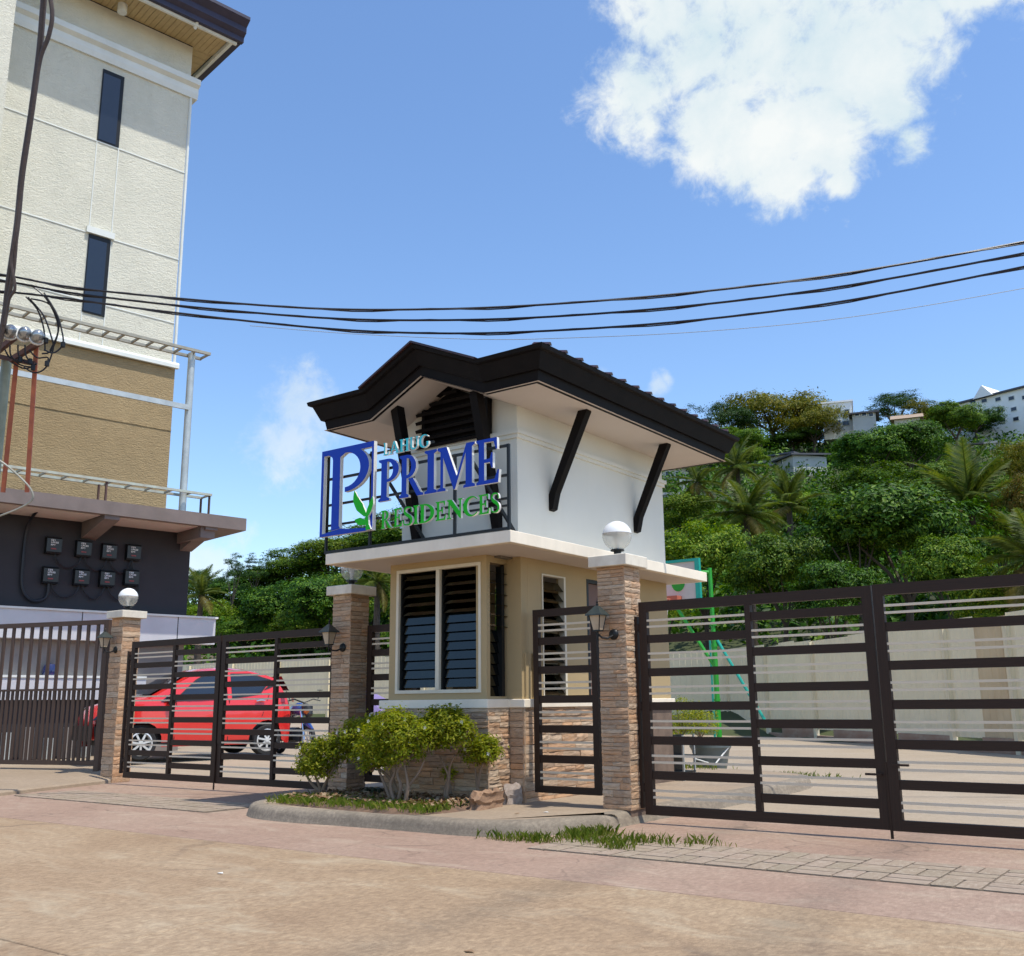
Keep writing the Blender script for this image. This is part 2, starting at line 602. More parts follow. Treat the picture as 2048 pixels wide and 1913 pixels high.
# ---- street: cast concrete slabs with open joints
def concrete_mat(name, cols, pink=None, mottled=.5, tracks=False, crack=0):
    m, N, L, B = new_mat(name)
    tc = N.new('ShaderNodeTexCoord'); vec = tc.outputs['Object']
    f1 = add_noise(N, L, .55, 7, .62, vec=vec, dist=.6)
    c = ramp(N, L, f1, [(.30, cols[0]), (.48, cols[1]), (.68, cols[2])])
    f2 = add_noise(N, L, 34, 6, .75, vec=vec, stretch=(1.0, .45, 1))
    c = mixc(N, L, ramp(N, L, f2, [(.42, (mottled,) * 3), (.62, (0, 0, 0))]), c, cols[3])
    fm = add_noise(N, L, 11, 7, .78, vec=vec, dist=1.8)
    c = mixc(N, L, ramp(N, L, fm, [(.40, (mottled * .75,) * 3), (.56, (0, 0, 0))]), c, cols[3])
    fs = add_noise(N, L, 140, 2, .6, vec=vec)
    c = mixc(N, L, ramp(N, L, fs, [(.60, (0, 0, 0)), (.72, (.55, .55, .55))]), c, cols[3])
    if crack:
        wv = N.new('ShaderNodeVectorMath'); wv.operation = 'MULTIPLY_ADD'
        nz = N.new('ShaderNodeTexNoise'); nz.inputs['Scale'].default_value = 2.2; nz.inputs['Detail'].default_value = 5
        L.new(vec, nz.inputs['Vector']); L.new(nz.outputs['Color'], wv.inputs[0]); wv.inputs[1].default_value = (.5, .5, 0); L.new(vec, wv.inputs[2])
        vo = N.new('ShaderNodeTexVoronoi'); vo.feature = 'DISTANCE_TO_EDGE'; vo.inputs['Scale'].default_value = crack
        L.new(wv.outputs[0], vo.inputs['Vector'])
        fk = add_noise(N, L, .9, 3, .6, vec=vec)
        ck = ramp(N, L, vo.outputs['Distance'], [(.0, (.6, .6, .6)), (.022, (0, 0, 0))])
        c = mixc(N, L, mixc(N, L, 1.0, ck, ramp(N, L, fk, [(.45, (0, 0, 0)), (.6, (1, 1, 1))]), 'MULTIPLY'), c, (.13, .09, .065))
    f3 = add_noise(N, L, 2.6, 5, .7, vec=vec, stretch=(.45, 1, 1), dist=1.0)
    c = mixc(N, L, ramp(N, L, f3, [(.52, (0, 0, 0)), (.74, (.5, .5, .5))]), c, cols[4])
    if tracks:
        # worn tyre marks running through the gate
        for xc in (-3.35, -1.95, .2):
            sx = N.new('ShaderNodeSeparateXYZ'); L.new(vec, sx.inputs[0])
            a = N.new('ShaderNodeMath'); a.operation = 'MULTIPLY_ADD'
            L.new(sx.outputs[1], a.inputs[0]); a.inputs[1].default_value = .10; L.new(sx.outputs[0], a.inputs[2])
            b = N.new('ShaderNodeMath'); b.operation = 'SUBTRACT'; L.new(a.outputs[0], b.inputs[0]); b.inputs[1].default_value = xc + .5
            d = N.new('ShaderNodeMath'); d.operation = 'ABSOLUTE'; L.new(b.outputs[0], d.inputs[0])
            mr = N.new('ShaderNodeMapRange'); mr.inputs['From Min'].default_value = .03; mr.inputs['From Max'].default_value = .26
            mr.inputs['To Min'].default_value = .45; mr.inputs['To Max'].default_value = 0
            L.new(d.outputs[0], mr.inputs['Value'])
            mu = N.new('ShaderNodeMath'); mu.operation = 'MULTIPLY'
            L.new(mr.outputs[0], mu.inputs[0]); L.new(f3, mu.inputs[1])
            c = mixc(N, L, mu.outputs[0], c, (.09, .075, .06))
    L.new(c, B.inputs['Base Color'])
    B.inputs['Roughness'].default_value = .85
    B.inputs['Specular IOR Level'].default_value = .3
    hb = add_noise(N, L, 60, 6, .75, vec=vec, stretch=(1, .4, 1))
    add_bump(N, L, B, hb, .6, .010)
    return m


M['street'] = concrete_mat('street_concrete', [(.32, .215, .128), (.405, .286, .174), (.465, .347, .222), (.175, .116, .070), (.49, .415, .29)], mottled=.5, tracks=True, crack=.35)
M['apron'] = concrete_mat('pink_concrete', [(.315, .208, .152), (.380, .258, .190), (.425, .308, .228), (.21, .14, .10), (.47, .385, .285)], mottled=.52, tracks=True, crack=1.5)
M['yard'] = concrete_mat('yard_concrete', [(.32, .25, .175), (.37, .295, .21), (.41, .335, .245), (.25, .195, .135), (.41, .35, .27)], mottled=.35)
M['kerb'] = concrete_mat('kerb_concrete', [(.20, .165, .12), (.29, .24, .178), (.36, .30, .225), (.13, .105, .08), (.10, .085, .066)], mottled=.5)
M['walk'] = concrete_mat('walk_concrete', [(.30, .228, .155), (.355, .272, .19), (.40, .315, .228), (.22, .165, .112), (.27, .21, .15)], mottled=.45)
M['paver'] = stone_mat('stamped_paver', [(.29, .225, .155), (.32, .245, .175), (.27, .215, .148), (.34, .255, .19), (.305, .235, .17)], .25)
M['joint'] = mat('joint_dirt', (.17, .13, .09), .95, (.10, .075, .052), 12)

# the ground sheet reaches to the horizon, under everything
g = MB()
xs = [-1500, -300, -120, -60] + [-45 + 3 * i for i in range(16)] + [20, 60, 300, 1500]
ys = [-1500, -200, -40, -10, 0, 5, 9] + [11 + 2 * i for i in range(14)] + [60, 200, 1500]
idx = {}
for j, y in enumerate(ys):
    for i, x in enumerate(xs):
        idx[i, j] = len(g.v)
        g.v.append((x, y, yard_z(x, y) - .012))
for j in range(len(ys) - 1):
    for i in range(len(xs) - 1):
        g.f.append((idx[i, j], idx[i + 1, j], idx[i + 1, j + 1], idx[i, j + 1])); g.m.append(0)
ground = g.build('ground', M['yard'], smooth=True)
tag(ground, kind='structure')

# the street in front: a bed with cast slabs laid on it
jb = MB().add([(-40, -30, -.009), (30, -30, -.009), (30, 8.0, -.009), (-40, 8.0, -.009)], [(0, 1, 2, 3)])
street = jb.build('street', M['joint'])
tag(street, kind='structure')
xj = [-26.0 - .2, -22.2, -18.6, -15.0, -11.4, -7.8, -4.2, -.6, 3.0, 6.6, 10.2]
yj = [-8.4, -4.7, -1.1, 2.53, 5.15]
for a, b in zip(xj, xj[1:]):
    for c_, d_ in zip(yj, yj[1:]):
        s = MB().bbox(a + .005, b - .005, c_ + .005, d_ - .005, -.10, 0.0, .004)
        s.build('slab', M['street'], street)
# the pink apron in front of the gates, cast in panels
for a, b in ((-26, -15), (-15, -11.4), (-11.4, -7.8), (-7.8, -4.2), (-4.2, -.6), (-.6, 3.0), (3.0, 10)):
    s = MB().bbox(a + .004, b - .004, 5.155, 9.2, -.10, 0.0, .004)
    s.build('slab', M['apron'], street)

# stamped paver band, basket weave, two blocks deep
pv = MB().bbox(-.5, .5, -.5, .5, -.5, .5, .07).mesh('paver', mats=[M['paver']])
pv_bed = MB()
for (x0, x1, y0) in ((-4.35, .55, 6.08), (-11.9, -8.35, 6.42)):
    pv_bed.add([(x0, y0, .0025), (x1, y0, .0025), (x1, y0 + .80, .0025), (x0, y0 + .80, .0025)], [(0, 1, 2, 3)])
pb = pv_bed.build('paver_bed', M['joint'], street)
npv = 0
for (x0, x1, y0) in ((-4.35, .55, 6.08), (-11.9, -8.35, 6.42)):
    nx = int((x1 - x0) / .27)
    for i in range(nx):
        for j in range(3):
            cx, cy = x0 + (i + .5) * .27, y0 + (j + .5) * .267
            if x0 > -6 and cx < -3.9 and cy > 6.6 and rnd.random() < .6:
                continue
            h = .006
            if (i + j) % 2:
                for k in (-1, 1):
                    piece('paver', pv, pb, (cx, cy + k * .067, .003 + rnd.uniform(-.001, .0015)), (.258, .124, h * 2), rnd.uniform(-.012, .012)); npv += 1
            else:
                for k in (-1, 1):
                    piece('paver', pv, pb, (cx + k * .067, cy, .003 + rnd.uniform(-.001, .0015)), (.124, .256, h * 2), rnd.uniform(-.012, .012)); npv += 1

# ---- island with rounded kerb, carrying the guardhouse
ISL = [(-4.42, 7.70), (-4.40, 7.45), (-4.47, 7.1), (-4.62, 6.75), (-4.85, 6.5), (-5.2, 6.38), (-5.9, 6.37), (-6.6, 6.33), (-7.0, 6.29), (-7.45, 6.31),
       (-7.75, 6.42), (-7.98, 6.62), (-8.12, 6.95), (-8.18, 7.4), (-8.2, 8.5), (-8.2, 11.6), (-8.0, 12.6), (-6.6, 13.2), (-5.0, 12.8), (-4.5, 12.0), (-4.42, 10.0)]


def inset(poly, d):
    out = []
    n = len(poly)
    for i in range(n):
        a, b, c = Vector(poly[i - 1]), Vector(poly[i]), Vector(poly[(i + 1) % n])
        e = (c - a).normalized()
        nrm = Vector((e.y, -e.x))      # polygon runs clockwise: inward is to the right
        out.append(b + nrm * d)
    return out


def catmull(pts, k=5, closed=False):
    out = []
    n = len(pts)
    rngi = range(n if closed else n - 1)
    for i in rngi:
        p0 = Vector(pts[i - 1] if (closed or i > 0) else pts[i])
        p1 = Vector(pts[i]); p2 = Vector(pts[(i + 1) % n])
        p3 = Vector(pts[(i + 2) % n] if (closed or i + 2 < n) else pts[(i + 1) % n])
        for s in range(k):
            t = s / k
            out.append(.5 * ((2 * p1) + (p2 - p0) * t + (2 * p0 - 5 * p1 + 4 * p2 - p3) * t * t + (3 * p1 - p0 - 3 * p2 + p3) * t ** 3))
    if not closed:
        out.append(Vector(pts[-1]))
    return out


isl = catmull(ISL, 4, True)
rings = []
for (d, z) in ((-.012, -.02), (0, .0), (.018, .055), (.03, .085), (.055, .104), (.09, .110), (.15, .112)):
    rings.append([(p.x, p.y, z) for p in inset([tuple(p) for p in isl], d)])
mb = MB()
n = len(isl)
for r in rings:
    mb.v.extend(r)
for k in range(len(rings) - 1):
    for i in range(n):
        j = (i + 1) % n
        mb.f.append((k * n + i, (k + 1) * n + i, (k + 1) * n + j, k * n + j)); mb.m.append(0)
mb.f.append(tuple(range((len(rings) - 1) * n, len(rings) * n))[::-1]); mb.m.append(1)
island = mb.build('island_pavement', [M['kerb'], M['walk']], smooth=True)
tag(island, kind='structure')

# ---- raised walk on the left, in front of the picket fence
sw = MB()
KL = [(-11.2, 3.0), (-11.75, 5.2), (-12.02, 6.33), (-12.36, 7.26), (-12.69, 8.17)]
BK = [(-20, 1.5), (-19, 4.6), (-17.6, 6.98), (-15.3, 7.69), (-13.25, 8.34)]
KLs, BKs = catmull(KL, 6), catmull(BK, 6)
rows = []
for a, b in zip(KLs, BKs):
    d = (b - a).normalized()
    rows.append([(a.x, a.y, -.01), (a.x + d.x * .01, a.y + d.y * .01, .035), (a.x + d.x * .05, a.y + d.y * .05, .05),
                 ((a.x + b.x) / 2, (a.y + b.y) / 2, .095), (b.x, b.y, .14), (b.x - .15, b.y + .5, .14), (b.x - .2, b.y + .55, -.02)])
for r in rows: sw.v.extend(r)
m_ = len(rows[0])
for i in range(len(rows) - 1):
    for k in range(m_ - 1):
        sw.f.append((i * m_ + k, (i + 1) * m_ + k, (i + 1) * m_ + k + 1, i * m_ + k + 1)[::-1]); sw.m.append(0)
sw.f.append(tuple((len(rows) - 1) * m_ + k for k in range(m_))[::-1]); sw.m.append(0)
tag(sw.build('sidewalk', M['walk'], smooth=False), kind='structure')

# ---- hillside terrain
hm = MB()
us = list(range(-900, 3300, 60))
rs = [24, 30, 36, 43, 50, 58, 66, 75, 84, 94, 104, 114, 124, 140, 180]
for u in us:
    for r in rs:
        p = ground_at(u, r)
        nz = 0 if r < 45 else .7 * math.sin(p.x * .23) * math.cos(p.y * .19)
        hm.v.append((p.x, p.y, p.z + nz - (.25 if r < 45 else 0)))
for i in range(len(us) - 1):
    for j in range(len(rs) - 1):
        a = i * len(rs) + j
        hm.f.append((a, a + 1, a + len(rs) + 1, a + len(rs))); hm.m.append(0)
M['hill'] = mat('hill_ground', (.060, .075, .022), .95, (.030, .036, .012), .22, .8, 2.0)
tag(hm.build('hillside', M['hill'], smooth=True), kind='structure')

# ================================================================== STONE CLADDING
def tile_meshes(nv=6):
    out = []
    r = random.Random(3)
    for k in range(nv):
        t = MB()
        nx = 3
        top, bot = [], []
        for i in range(nx + 1):
            x = -.5 + i / nx
            e = .14 if i in (0, nx) else 0
            bot.append((x, -(1 - e) * r.uniform(.55, .95), -.5 + .05 * r.random()))
            top.append((x, -(1 - e) * r.uniform(.55, 1.0), .5 - .05 * r.random()))
        mid = [(b[0], -(1 - (.14 if i in (0, nx) else 0)) * r.uniform(.8, 1.15), r.uniform(-.15, .15)) for i, b in enumerate(bot)]
        bk0 = [(b[0], 0, -.5) for b in bot]; bk1 = [(b[0], 0, .5) for b in bot]
        rows = [bk0, bot, mid, top, bk1]
        vs = [p for rw in rows for p in rw]
        w = nx + 1
        fs = []
        for a in range(4):
            for i in range(nx):
                fs.append((a * w + i, a * w + i + 1, (a + 1) * w + i + 1, (a + 1) * w + i))
        fs.append((0, w, 2 * w, 3 * w, 4 * w)); fs.append((4 * w + nx, 3 * w + nx, 2 * w + nx, w + nx, nx))
        t.add(vs, fs)
        me = t.mesh('stone', mats=[M['stone']])
        out.append(me)
    return out


TILES = tile_meshes()


def clad(parent, normal, fixed, u0, u1, z0, z1, rh=.045, seed=1, dep=.022, wmin=.09, wmax=.24):
    """ledge stones on a vertical face; normal '-y' or '+x'"""
    r = random.Random(seed)
    z = z0
    cnt = 0
    while z < z1 - .012:
        h = min(r.choice((rh * .75, rh, rh, rh * 1.3)), z1 - z)
        if z1 - z - h < .018: h = z1 - z
        u = u0
        while u < u1 - .01:
            w = r.uniform(wmin, wmax)
            if u1 - u - w < wmin * .6: w = u1 - u
            uc, zc = u + w / 2, z + h / 2
            loc = (uc, fixed, zc) if normal == '-y' else (fixed, uc, zc)
            piece('stone', r.choice(TILES), parent, loc, (w - .002, dep * r.uniform(.7, 1.25), h - .002), 0 if normal == '-y' else math.pi / 2)
            u += w; cnt += 1
        z += h
    return cnt

# ================================================================== GUARDHOUSE
gh = thing('guardhouse', (-6.3, 9.1, .11), 'small cream and tan guardhouse with black flared roof between the gates', 'guardhouse')
KZ = .11

# --- stone base
core = MB()
core.box(-7.035, -5.772, 7.482, 7.90, KZ - .05, .957)
core.box(-7.035, -5.602, 7.812, 10.75, KZ - .05, .957)
base = core.build('stone_base', M['grout'], gh)
nst = 0
nst += clad(base, '-y', 7.482, -7.035, -5.75, KZ - .01, .955, .052, 11, wmin=.12, wmax=.3)
nst += clad(base, '+x', -5.772, 7.462, 7.812, KZ - .01, .955, .045, 12)
nst += clad(base, '-y', 7.812, -5.75, -5.58, KZ - .01, .955, .075, 13, wmin=.1, wmax=.2)
nst += clad(base, '+x', -5.602, 7.79, 9.75, KZ - .01, .955, .062, 14, wmin=.16, wmax=.36)
# two larger smooth tiles at the foot
# --- ledge
lm = MB()
lm.bbox(-7.10, -5.742, 7.448, 7.80, .955, 1.035, .005)
lm.build('ledge', M['white_trim'], gh)
lm = MB()
lm.bbox(-7.10, -5.565, 7.775, 10.78, .9565, 1.0335, .005)
lm.build('ledge', M['white_trim'], gh)

# --- lower walls (hollow room)
SOF = 2.37
WT = .10


def wall_y(y, x0, x1, z0, z1, op=None, t=WT, mb=None):
    """wall facing -y whose face stands at y; op=(xa,xb,za,zb) is an opening"""
    if op is None:
        mb.box(x0, x1, y, y + t, z0, z1)
    else:
        xa, xb, za, zb = op
        mb.box(x0, xa, y, y + t, z0, z1)
        mb.box(xb, x1, y, y + t, z0, z1)
        if za > z0: mb.box(xa, xb, y, y + t, z0, za)
        if zb < z1: mb.box(xa, xb, y, y + t, zb, z1)


def wall_x(x, y0, y1, z0, z1, ops=(), t=WT, mb=None):
    """wall whose +x face stands at x"""
    cur = y0
    for (ya, yb, za, zb) in ops:
        mb.box(x - t, x, cur, ya, z0, z1)
        if za > z0: mb.box(x - t, x, ya, yb, z0, za)
        if zb < z1: mb.box(x - t, x, ya, yb, zb, z1)
        cur = yb
    mb.box(x - t, x, cur, y1, z0, z1)


WB = 1.032
wm = MB()
wall_y(7.48, -7.0, -5.878, WB, SOF, (-6.905, -5.9, 1.10, 2.302), mb=wm)
wm2 = MB(); wm2.box(-5.877, -5.775, 7.479, 7.53, WB, SOF)
wm2.box(-5.877, -5.775, 7.53, 7.79, 2.302, SOF)
wm2.box(-5.877, -5.775, 7.53, 7.79, WB, 1.06)
wm3 = MB(); wm3.box(-5.879, -5.603, 7.791, 7.90, WB, SOF)
wm4 = MB(); wall_x(-5.602, 7.90, 10.75, WB, SOF, ((8.135, 8.55, 1.062, 2.235), (8.96, 9.72, WB, 2.26)), mb=wm4)
wm5 = MB(); wall_x(-6.9, 7.582, 10.64, WB, SOF, ((7.72, 8.35, 1.10, 2.3), (9.1, 9.9, 1.10, 2.3)), mb=wm5)
wm6 = MB(); wall_y(10.65, -7.0, -5.705, WB, SOF, (-6.7, -6.0, 1.2, 2.2), mb=wm6)
for w in (wm, wm2, wm3, wm4, wm5, wm6):
    w.build('wall', M['tan_wall'], gh)
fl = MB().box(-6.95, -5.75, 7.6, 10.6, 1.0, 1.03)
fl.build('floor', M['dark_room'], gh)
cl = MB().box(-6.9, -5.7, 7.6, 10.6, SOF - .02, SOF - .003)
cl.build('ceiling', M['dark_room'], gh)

# front window: cream frame, mullion, two banks of glass louvers
def make_louver(L=1.0):
    return MB().box(-.5, .5, -.5, .5, -.5, .5).mesh('slat', mats=[M['louver_glass']])


SLAT = make_louver()
wf = MB()
xa, xb, za, zb = -6.905, -5.84, 1.10, 2.302
wf.box(xa - .004, xb, 7.470, 7.52, za - .004, za + .028)
wf.box(xa - .004, xb, 7.470, 7.52, zb - .028, zb + .004)
wf.box(xa - .004, xa + .028, 7.470, 7.52, za + .028, zb - .028)
wf.box(xb - .028, xb, 7.470, 7.52, za + .028, zb - .028)
win = wf.build('window', M['cream_frame'], gh)
mu = MB().box(-6.388, -6.343, 7.466, 7.52, za + .028, zb - .028)
mu.build('mullion', M['cream_frame'], win)
# thin reveal line round the window
for (p0, p1) in ((xa + .028, -6.388), (-6.343, xb - .028)):
    fr = MB()
    fr.box(p0, p0 + .018, 7.500, 7.56, za + .028, zb - .028)
    fr.box(p1 - .018, p1, 7.500, 7.56, za + .028, zb - .028)
    fr.build('louver_frame', M['black_metal'], win)
    nz = 13
    for i in range(nz):
        z = za + .06 + (i + .35) * (zb - za - .075) / nz
        tilt = math.radians(15 if i < 8 else 32)
        piece('slat', SLAT, win, ((p0 + p1) / 2, 7.535, z + .015), (p1 - p0 - .036, .005, .112), rot=(-tilt, 0, 0))
# louver bank on the bay's side
sf = MB()
sf.box(-5.835, -5.800, 7.530, 7.545, 1.06, 2.302)
sf.box(-5.835, -5.765, 7.700, 7.735, 1.06, 2.28)
sf.box(-5.835, -5.800, 7.775, 7.79, 1.06, 2.302)
swin = sf.build('side_window', M['black_metal'], gh)
for i in range(12):
    z = 1.11 + i * .101
    tilt = math.radians(75 if i >= 6 else 12)
    piece('slat', SLAT, swin, (-5.815, 7.66, z), (.255, .005, .112), rot=Euler((tilt * -1, 0, math.pi / 2), 'XYZ'))
# window and door in the long wall
lf = MB()
lf.box(-5.66, -5.592, 8.520, 8.552, 1.05, 2.237)
lf.box(-5.66, -5.592, 8.134, 8.150, 1.05, 2.237)
lf.box(-5.66, -5.592, 8.150, 8.520, 2.222, 2.237)
lwin = lf.build('window', M['cream_frame'], gh)
for i in range(11):
    z = 1.10 + i * .101
    piece('slat', SLAT, lwin, (-5.635, 8.335, z + .02), (.37, .005, .112), rot=Euler((math.radians(-38), 0, math.pi / 2), 'XYZ'))
dr = MB()
dr.box(-5.66, -5.60, 8.962, 9.0, .99, 2.26); dr.box(-5.66, -5.60, 9.68, 9.72, .99, 2.26); dr.box(-5.66, -5.60, 9.0, 9.68, 2.22, 2.26)
dfr = dr.build('door', M['black_metal'], gh)
MB().box(-5.65, -5.63, 9.0, 9.68, 1.03, 2.22).build('panel', mat('door_panel', (.16, .075, .05), .5), dfr)
# little pilaster strips standing on the side ledge
for y in (7.83, 7.955):
    st = MB().box(-5.60, -5.582, y, y + .06, 1.034, 1.46)
    st.build('trim_strip', M['tan_wall'], gh)

# --- canopy slab
cs = MB().bbox(-7.465, -5.153, 7.02, 10.92, SOF, 2.478, .004)
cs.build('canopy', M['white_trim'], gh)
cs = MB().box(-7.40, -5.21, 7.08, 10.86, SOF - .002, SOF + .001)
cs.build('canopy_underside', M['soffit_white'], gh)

# --- upper tower
tw = MB()
tw.box(-7.1, -5.6, 7.75, 10.75, 2.476, 3.866)
tw.prism([(-7.098, 3.8665), (-5.605, 3.8665), (-6.41, 4.197)], 'y', 7.751, 7.9)
tw.build('tower_wall', M['white_paint'], gh)
co = MB()
for (o_, z0, z1) in ((.022, 3.535, 3.575), (.04, 3.575, 3.615)):
    co.box(-7.1 - o_, -5.6 + o_, 7.75 - o_, 10.75 + o_, z0, z1 - .0005)
co.build('cornice', M['white_paint'], gh)

# --- roof: swept fascia
PER = [(-7.755, 7.26, 0, -1, -1), (-7.095, 7.26, 0, 0, -1), (-6.41, 7.26, .335, 0, -1), (-5.61, 7.26, 0, 0, -1),
       (-5.005, 7.26, 0, 1, -1), (-5.005, 11.25, 0, 1, 1), (-7.755, 11.25, 0, -1, 1)]
Z0 = 3.866


def sweep(profile):
    mb = MB()
    np_ = len(profile)
    for (x, y, dz, ox, oy) in PER:
        for (o, h) in profile:
            mb.v.append((x + ox * o, y + oy * o, Z0 + dz + h))
    n = len(PER)
    for i in range(n):
        j = (i + 1) % n
        for k in range(np_ - 1):
            mb.f.append((i * np_ + k, j * np_ + k, j * np_ + k + 1, i * np_ + k + 1)); mb.m.append(0)
    return mb


fa = sweep([(-.03, -.004), (.0, -.004), (.02, .105), (.045, .108)]).build('fascia_lower', M['black_wood'], gh)
fb = sweep([(.03, .104), (.05, .104), (.115, .252), (.135, .256), (.150, .264), (.160, .30), (.13, .304), (.0, .306)]).build('fascia_upper', M['black_wood'], gh)
# soffit
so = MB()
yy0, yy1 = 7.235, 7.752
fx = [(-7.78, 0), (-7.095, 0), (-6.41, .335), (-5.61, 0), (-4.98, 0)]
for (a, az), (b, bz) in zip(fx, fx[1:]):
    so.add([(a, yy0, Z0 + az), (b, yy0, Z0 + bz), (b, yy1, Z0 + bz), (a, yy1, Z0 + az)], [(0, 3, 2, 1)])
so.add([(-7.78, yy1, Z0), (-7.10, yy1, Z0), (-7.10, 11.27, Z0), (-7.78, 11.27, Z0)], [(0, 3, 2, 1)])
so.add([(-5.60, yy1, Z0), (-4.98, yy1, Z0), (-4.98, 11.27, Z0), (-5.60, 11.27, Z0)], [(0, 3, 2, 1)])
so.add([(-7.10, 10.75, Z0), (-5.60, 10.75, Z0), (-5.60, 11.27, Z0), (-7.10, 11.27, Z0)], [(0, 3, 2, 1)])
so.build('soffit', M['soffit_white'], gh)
# roof sheet: low hip with a small front gable
zt = Z0 + .305
e = .155
x0, x1, y0, y1 = -7.755 - e, -5.005 + e, 7.26 - e, 11.25 + e
rx, rya, ryb, rz = (x0 + x1) / 2, 8.75, 9.85, zt + .34
rf = MB()
zm = zt + (7.5 - y0) / (rya - y0) * (rz - zt)
rf.add([(x0, y0, zt), (x1, y0, zt), (x1, y1, zt), (x0, y1, zt), (rx, rya, rz), (rx, ryb, rz), (-7.09, y0, zt), (-7.09, 7.5, zm), (-5.61, 7.5, zm), (-5.61, y0, zt)],
       [(0, 6, 7, 8, 9, 1, 4), (1, 2, 5, 4), (2, 3, 5), (3, 0, 4, 5)])
gp = zt + .335
rf.add([(-7.095, y0, zt + .004), (-6.41, y0, gp + .004), (-5.61, y0, zt + .004), (-6.41, 8.3, gp + .004), (-7.095, 7.4, zt + .004), (-5.61, 7.4, zt + .004)],
       [(0, 1, 3, 4), (1, 2, 5, 3)])
roof = rf.build('roof', M['roof_sheet'], gh)
# raised ribs of the roofing sheet along the right eave, and ridge caps on the gable
RIB = MB().prism([(-.03, 0), (.03, 0), (.006, .022), (-.006, .022)], 'x', -.75, 0).mesh('rib', mats=[M['roof_sheet']])
sl = math.atan2(rz - zt, x1 - rx)
for i in range(15):
    y = y0 + .12 + i * .272
    L = min(1.0, .25 + .9 * min(i, 14 - i) / 4)
    piece('rib', RIB, roof, (x1 + .012, y, zt + .002), (L, 1, 1.15), rot=(0, sl, 0))
for (a, b) in (((-7.12, y0 - .006, zt - .0), (-6.41, y0 - .006, gp + .012)), ((-6.41, y0 - .006, gp + .012), (-5.60, y0 - .006, zt + .0))):
    MB().bar(a, b, .05, .02).build('ridge_cap', M['roof_sheet'], roof)

# --- gable vent
vt = MB()
VP = [(-6.862, 3.60), (-5.90, 3.60), (-5.90, 4.005), (-6.40, 4.225), (-6.862, 4.015)]
vt.prism([(-6.82, 3.60), (-5.93, 3.60), (-5.93, 3.99), (-6.40, 4.19), (-6.82, 4.0)], 'y', 7.742, 7.755)
vent = vt.build('gable_vent', M['black_wood'], gh)
fr = MB()
fr.bar((-6.40, 7.70, 4.215), (-6.875, 7.70, 4.01), .075, .035, up=(0, 0, 1))
fr.bar((-6.40, 7.70, 4.212), (-5.89, 7.70, 3.995), .075, .035, up=(0, 0, 1))
fr.build('frame', M['black_wood'], vent)
fr = MB().box(-5.935, -5.90, 7.665, 7.74, 3.60, 3.985)
fr.build('frame', M['black_wood'], vent)
fr = MB().box(-6.80, -6.76, 7.70, 7.74, 3.60, 4.02)
fr.build('frame', M['black_wood'], vent)
for i in range(7):
    z = 3.62 + i * .088
    hw = 1.0 if z < 3.97 else max(0, (4.19 - z) / .22)
    xl, xr = -6.40 - .46 * hw, -6.40 + .475 * hw
    if xr - xl < .08: continue
    s_ = MB().bar((xl, 7.705, z), (xr, 7.705, z), .07, .034, up=(0, -.5, 1))
    s_.build('slat', M['black_wood'], vent)

# --- eave struts
for x in (-6.87, -5.83):
    dz = .335 * max(0, 1 - abs(x + 6.41) / .75)
    zt_ = Z0 + dz
    s_ = MB().prism([(7.752, 2.60), (7.70, 2.62), (7.655, 2.80), (7.345, zt_ - .03), (7.36, zt_ + .02), (7.45, zt_ + .02), (7.752, 2.80)], 'x', x - .045, x + .045)
    s_.build('eave_strut', M['black_wood'], gh)
for y in (8.33, 10.05):
    s_ = MB().prism([(-5.602, 2.885), (-5.555, 2.90), (-5.515, 3.06), (-5.125, 3.85), (-5.125, 3.87), (-5.225, 3.87), (-5.602, 3.045)], 'y', y - .045, y + .045)
    s_.build('eave_strut', M['black_wood'], gh)

# ================================================================== ENTRANCE SIGN
M['blue_face'] = mat('blue_letter_face', (.006, .052, .44), .5, (.006, .048, .41), 5, spec=.25)
M['green_face'] = mat('green_letter_face', (.010, .50, .012), .5, (.010, .46, .012), 5, spec=.25)
M['teal_face'] = mat('teal_letter_face', (.06, .64, .70), .5, (.06, .60, .66), 5, spec=.25)
M['letter_side'] = mat('letter_side', (.80, .80, .76), .4)
sign = thing('entrance_sign', (-6.33, 7.04, 2.48), 'blue and green raised-letter entrance sign on black frame above the canopy', 'sign')
SY = 7.03
for (p, q, w) in (((-7.487, SY, 2.495), (-5.165, SY, 2.495), .026), ((-7.47, SY, 3.245), (-5.165, SY, 3.245), .024), ((-7.47, SY, 2.975), (-5.165, SY, 2.975), .022),
                  ((-7.47, SY, 2.765), (-5.165, SY, 2.765), .02), ((-7.0, SY, 3.42), (-6.05, SY, 3.42), .02), ((-6.7, SY, 2.70), (-5.165, SY, 2.70), .018)):
    MB().bar(p, q, .022, w).build('rail', M['black_metal'], sign)
for x, zt_ in ((-7.475, 3.5), (-6.865, 3.45), (-5.795, 3.26), (-5.178, 3.26)):
    MB().bar((x, SY + .004, 2.48), (x, SY + .004, zt_), .024, .024).build('post', M['black_metal'], sign)
for x in (-6.70, -5.62):
    MB().bar((x, SY + .01, 3.2), (x + .18, 7.55, 2.48), .026, .026).build('brace', M['black_metal'], sign)


def arc(cx, cy, rx, ry, a0, a1, n=14):
    return [(cx + rx * math.cos(math.radians(a0 + (a1 - a0) * i / n)), cy + ry * math.sin(math.radians(a0 + (a1 - a0) * i / n))) for i in range(n + 1)]


def rect(x0, y0, x1, y1):
    return [(x0, y0), (x1, y0), (x1, y1), (x0, y1)]


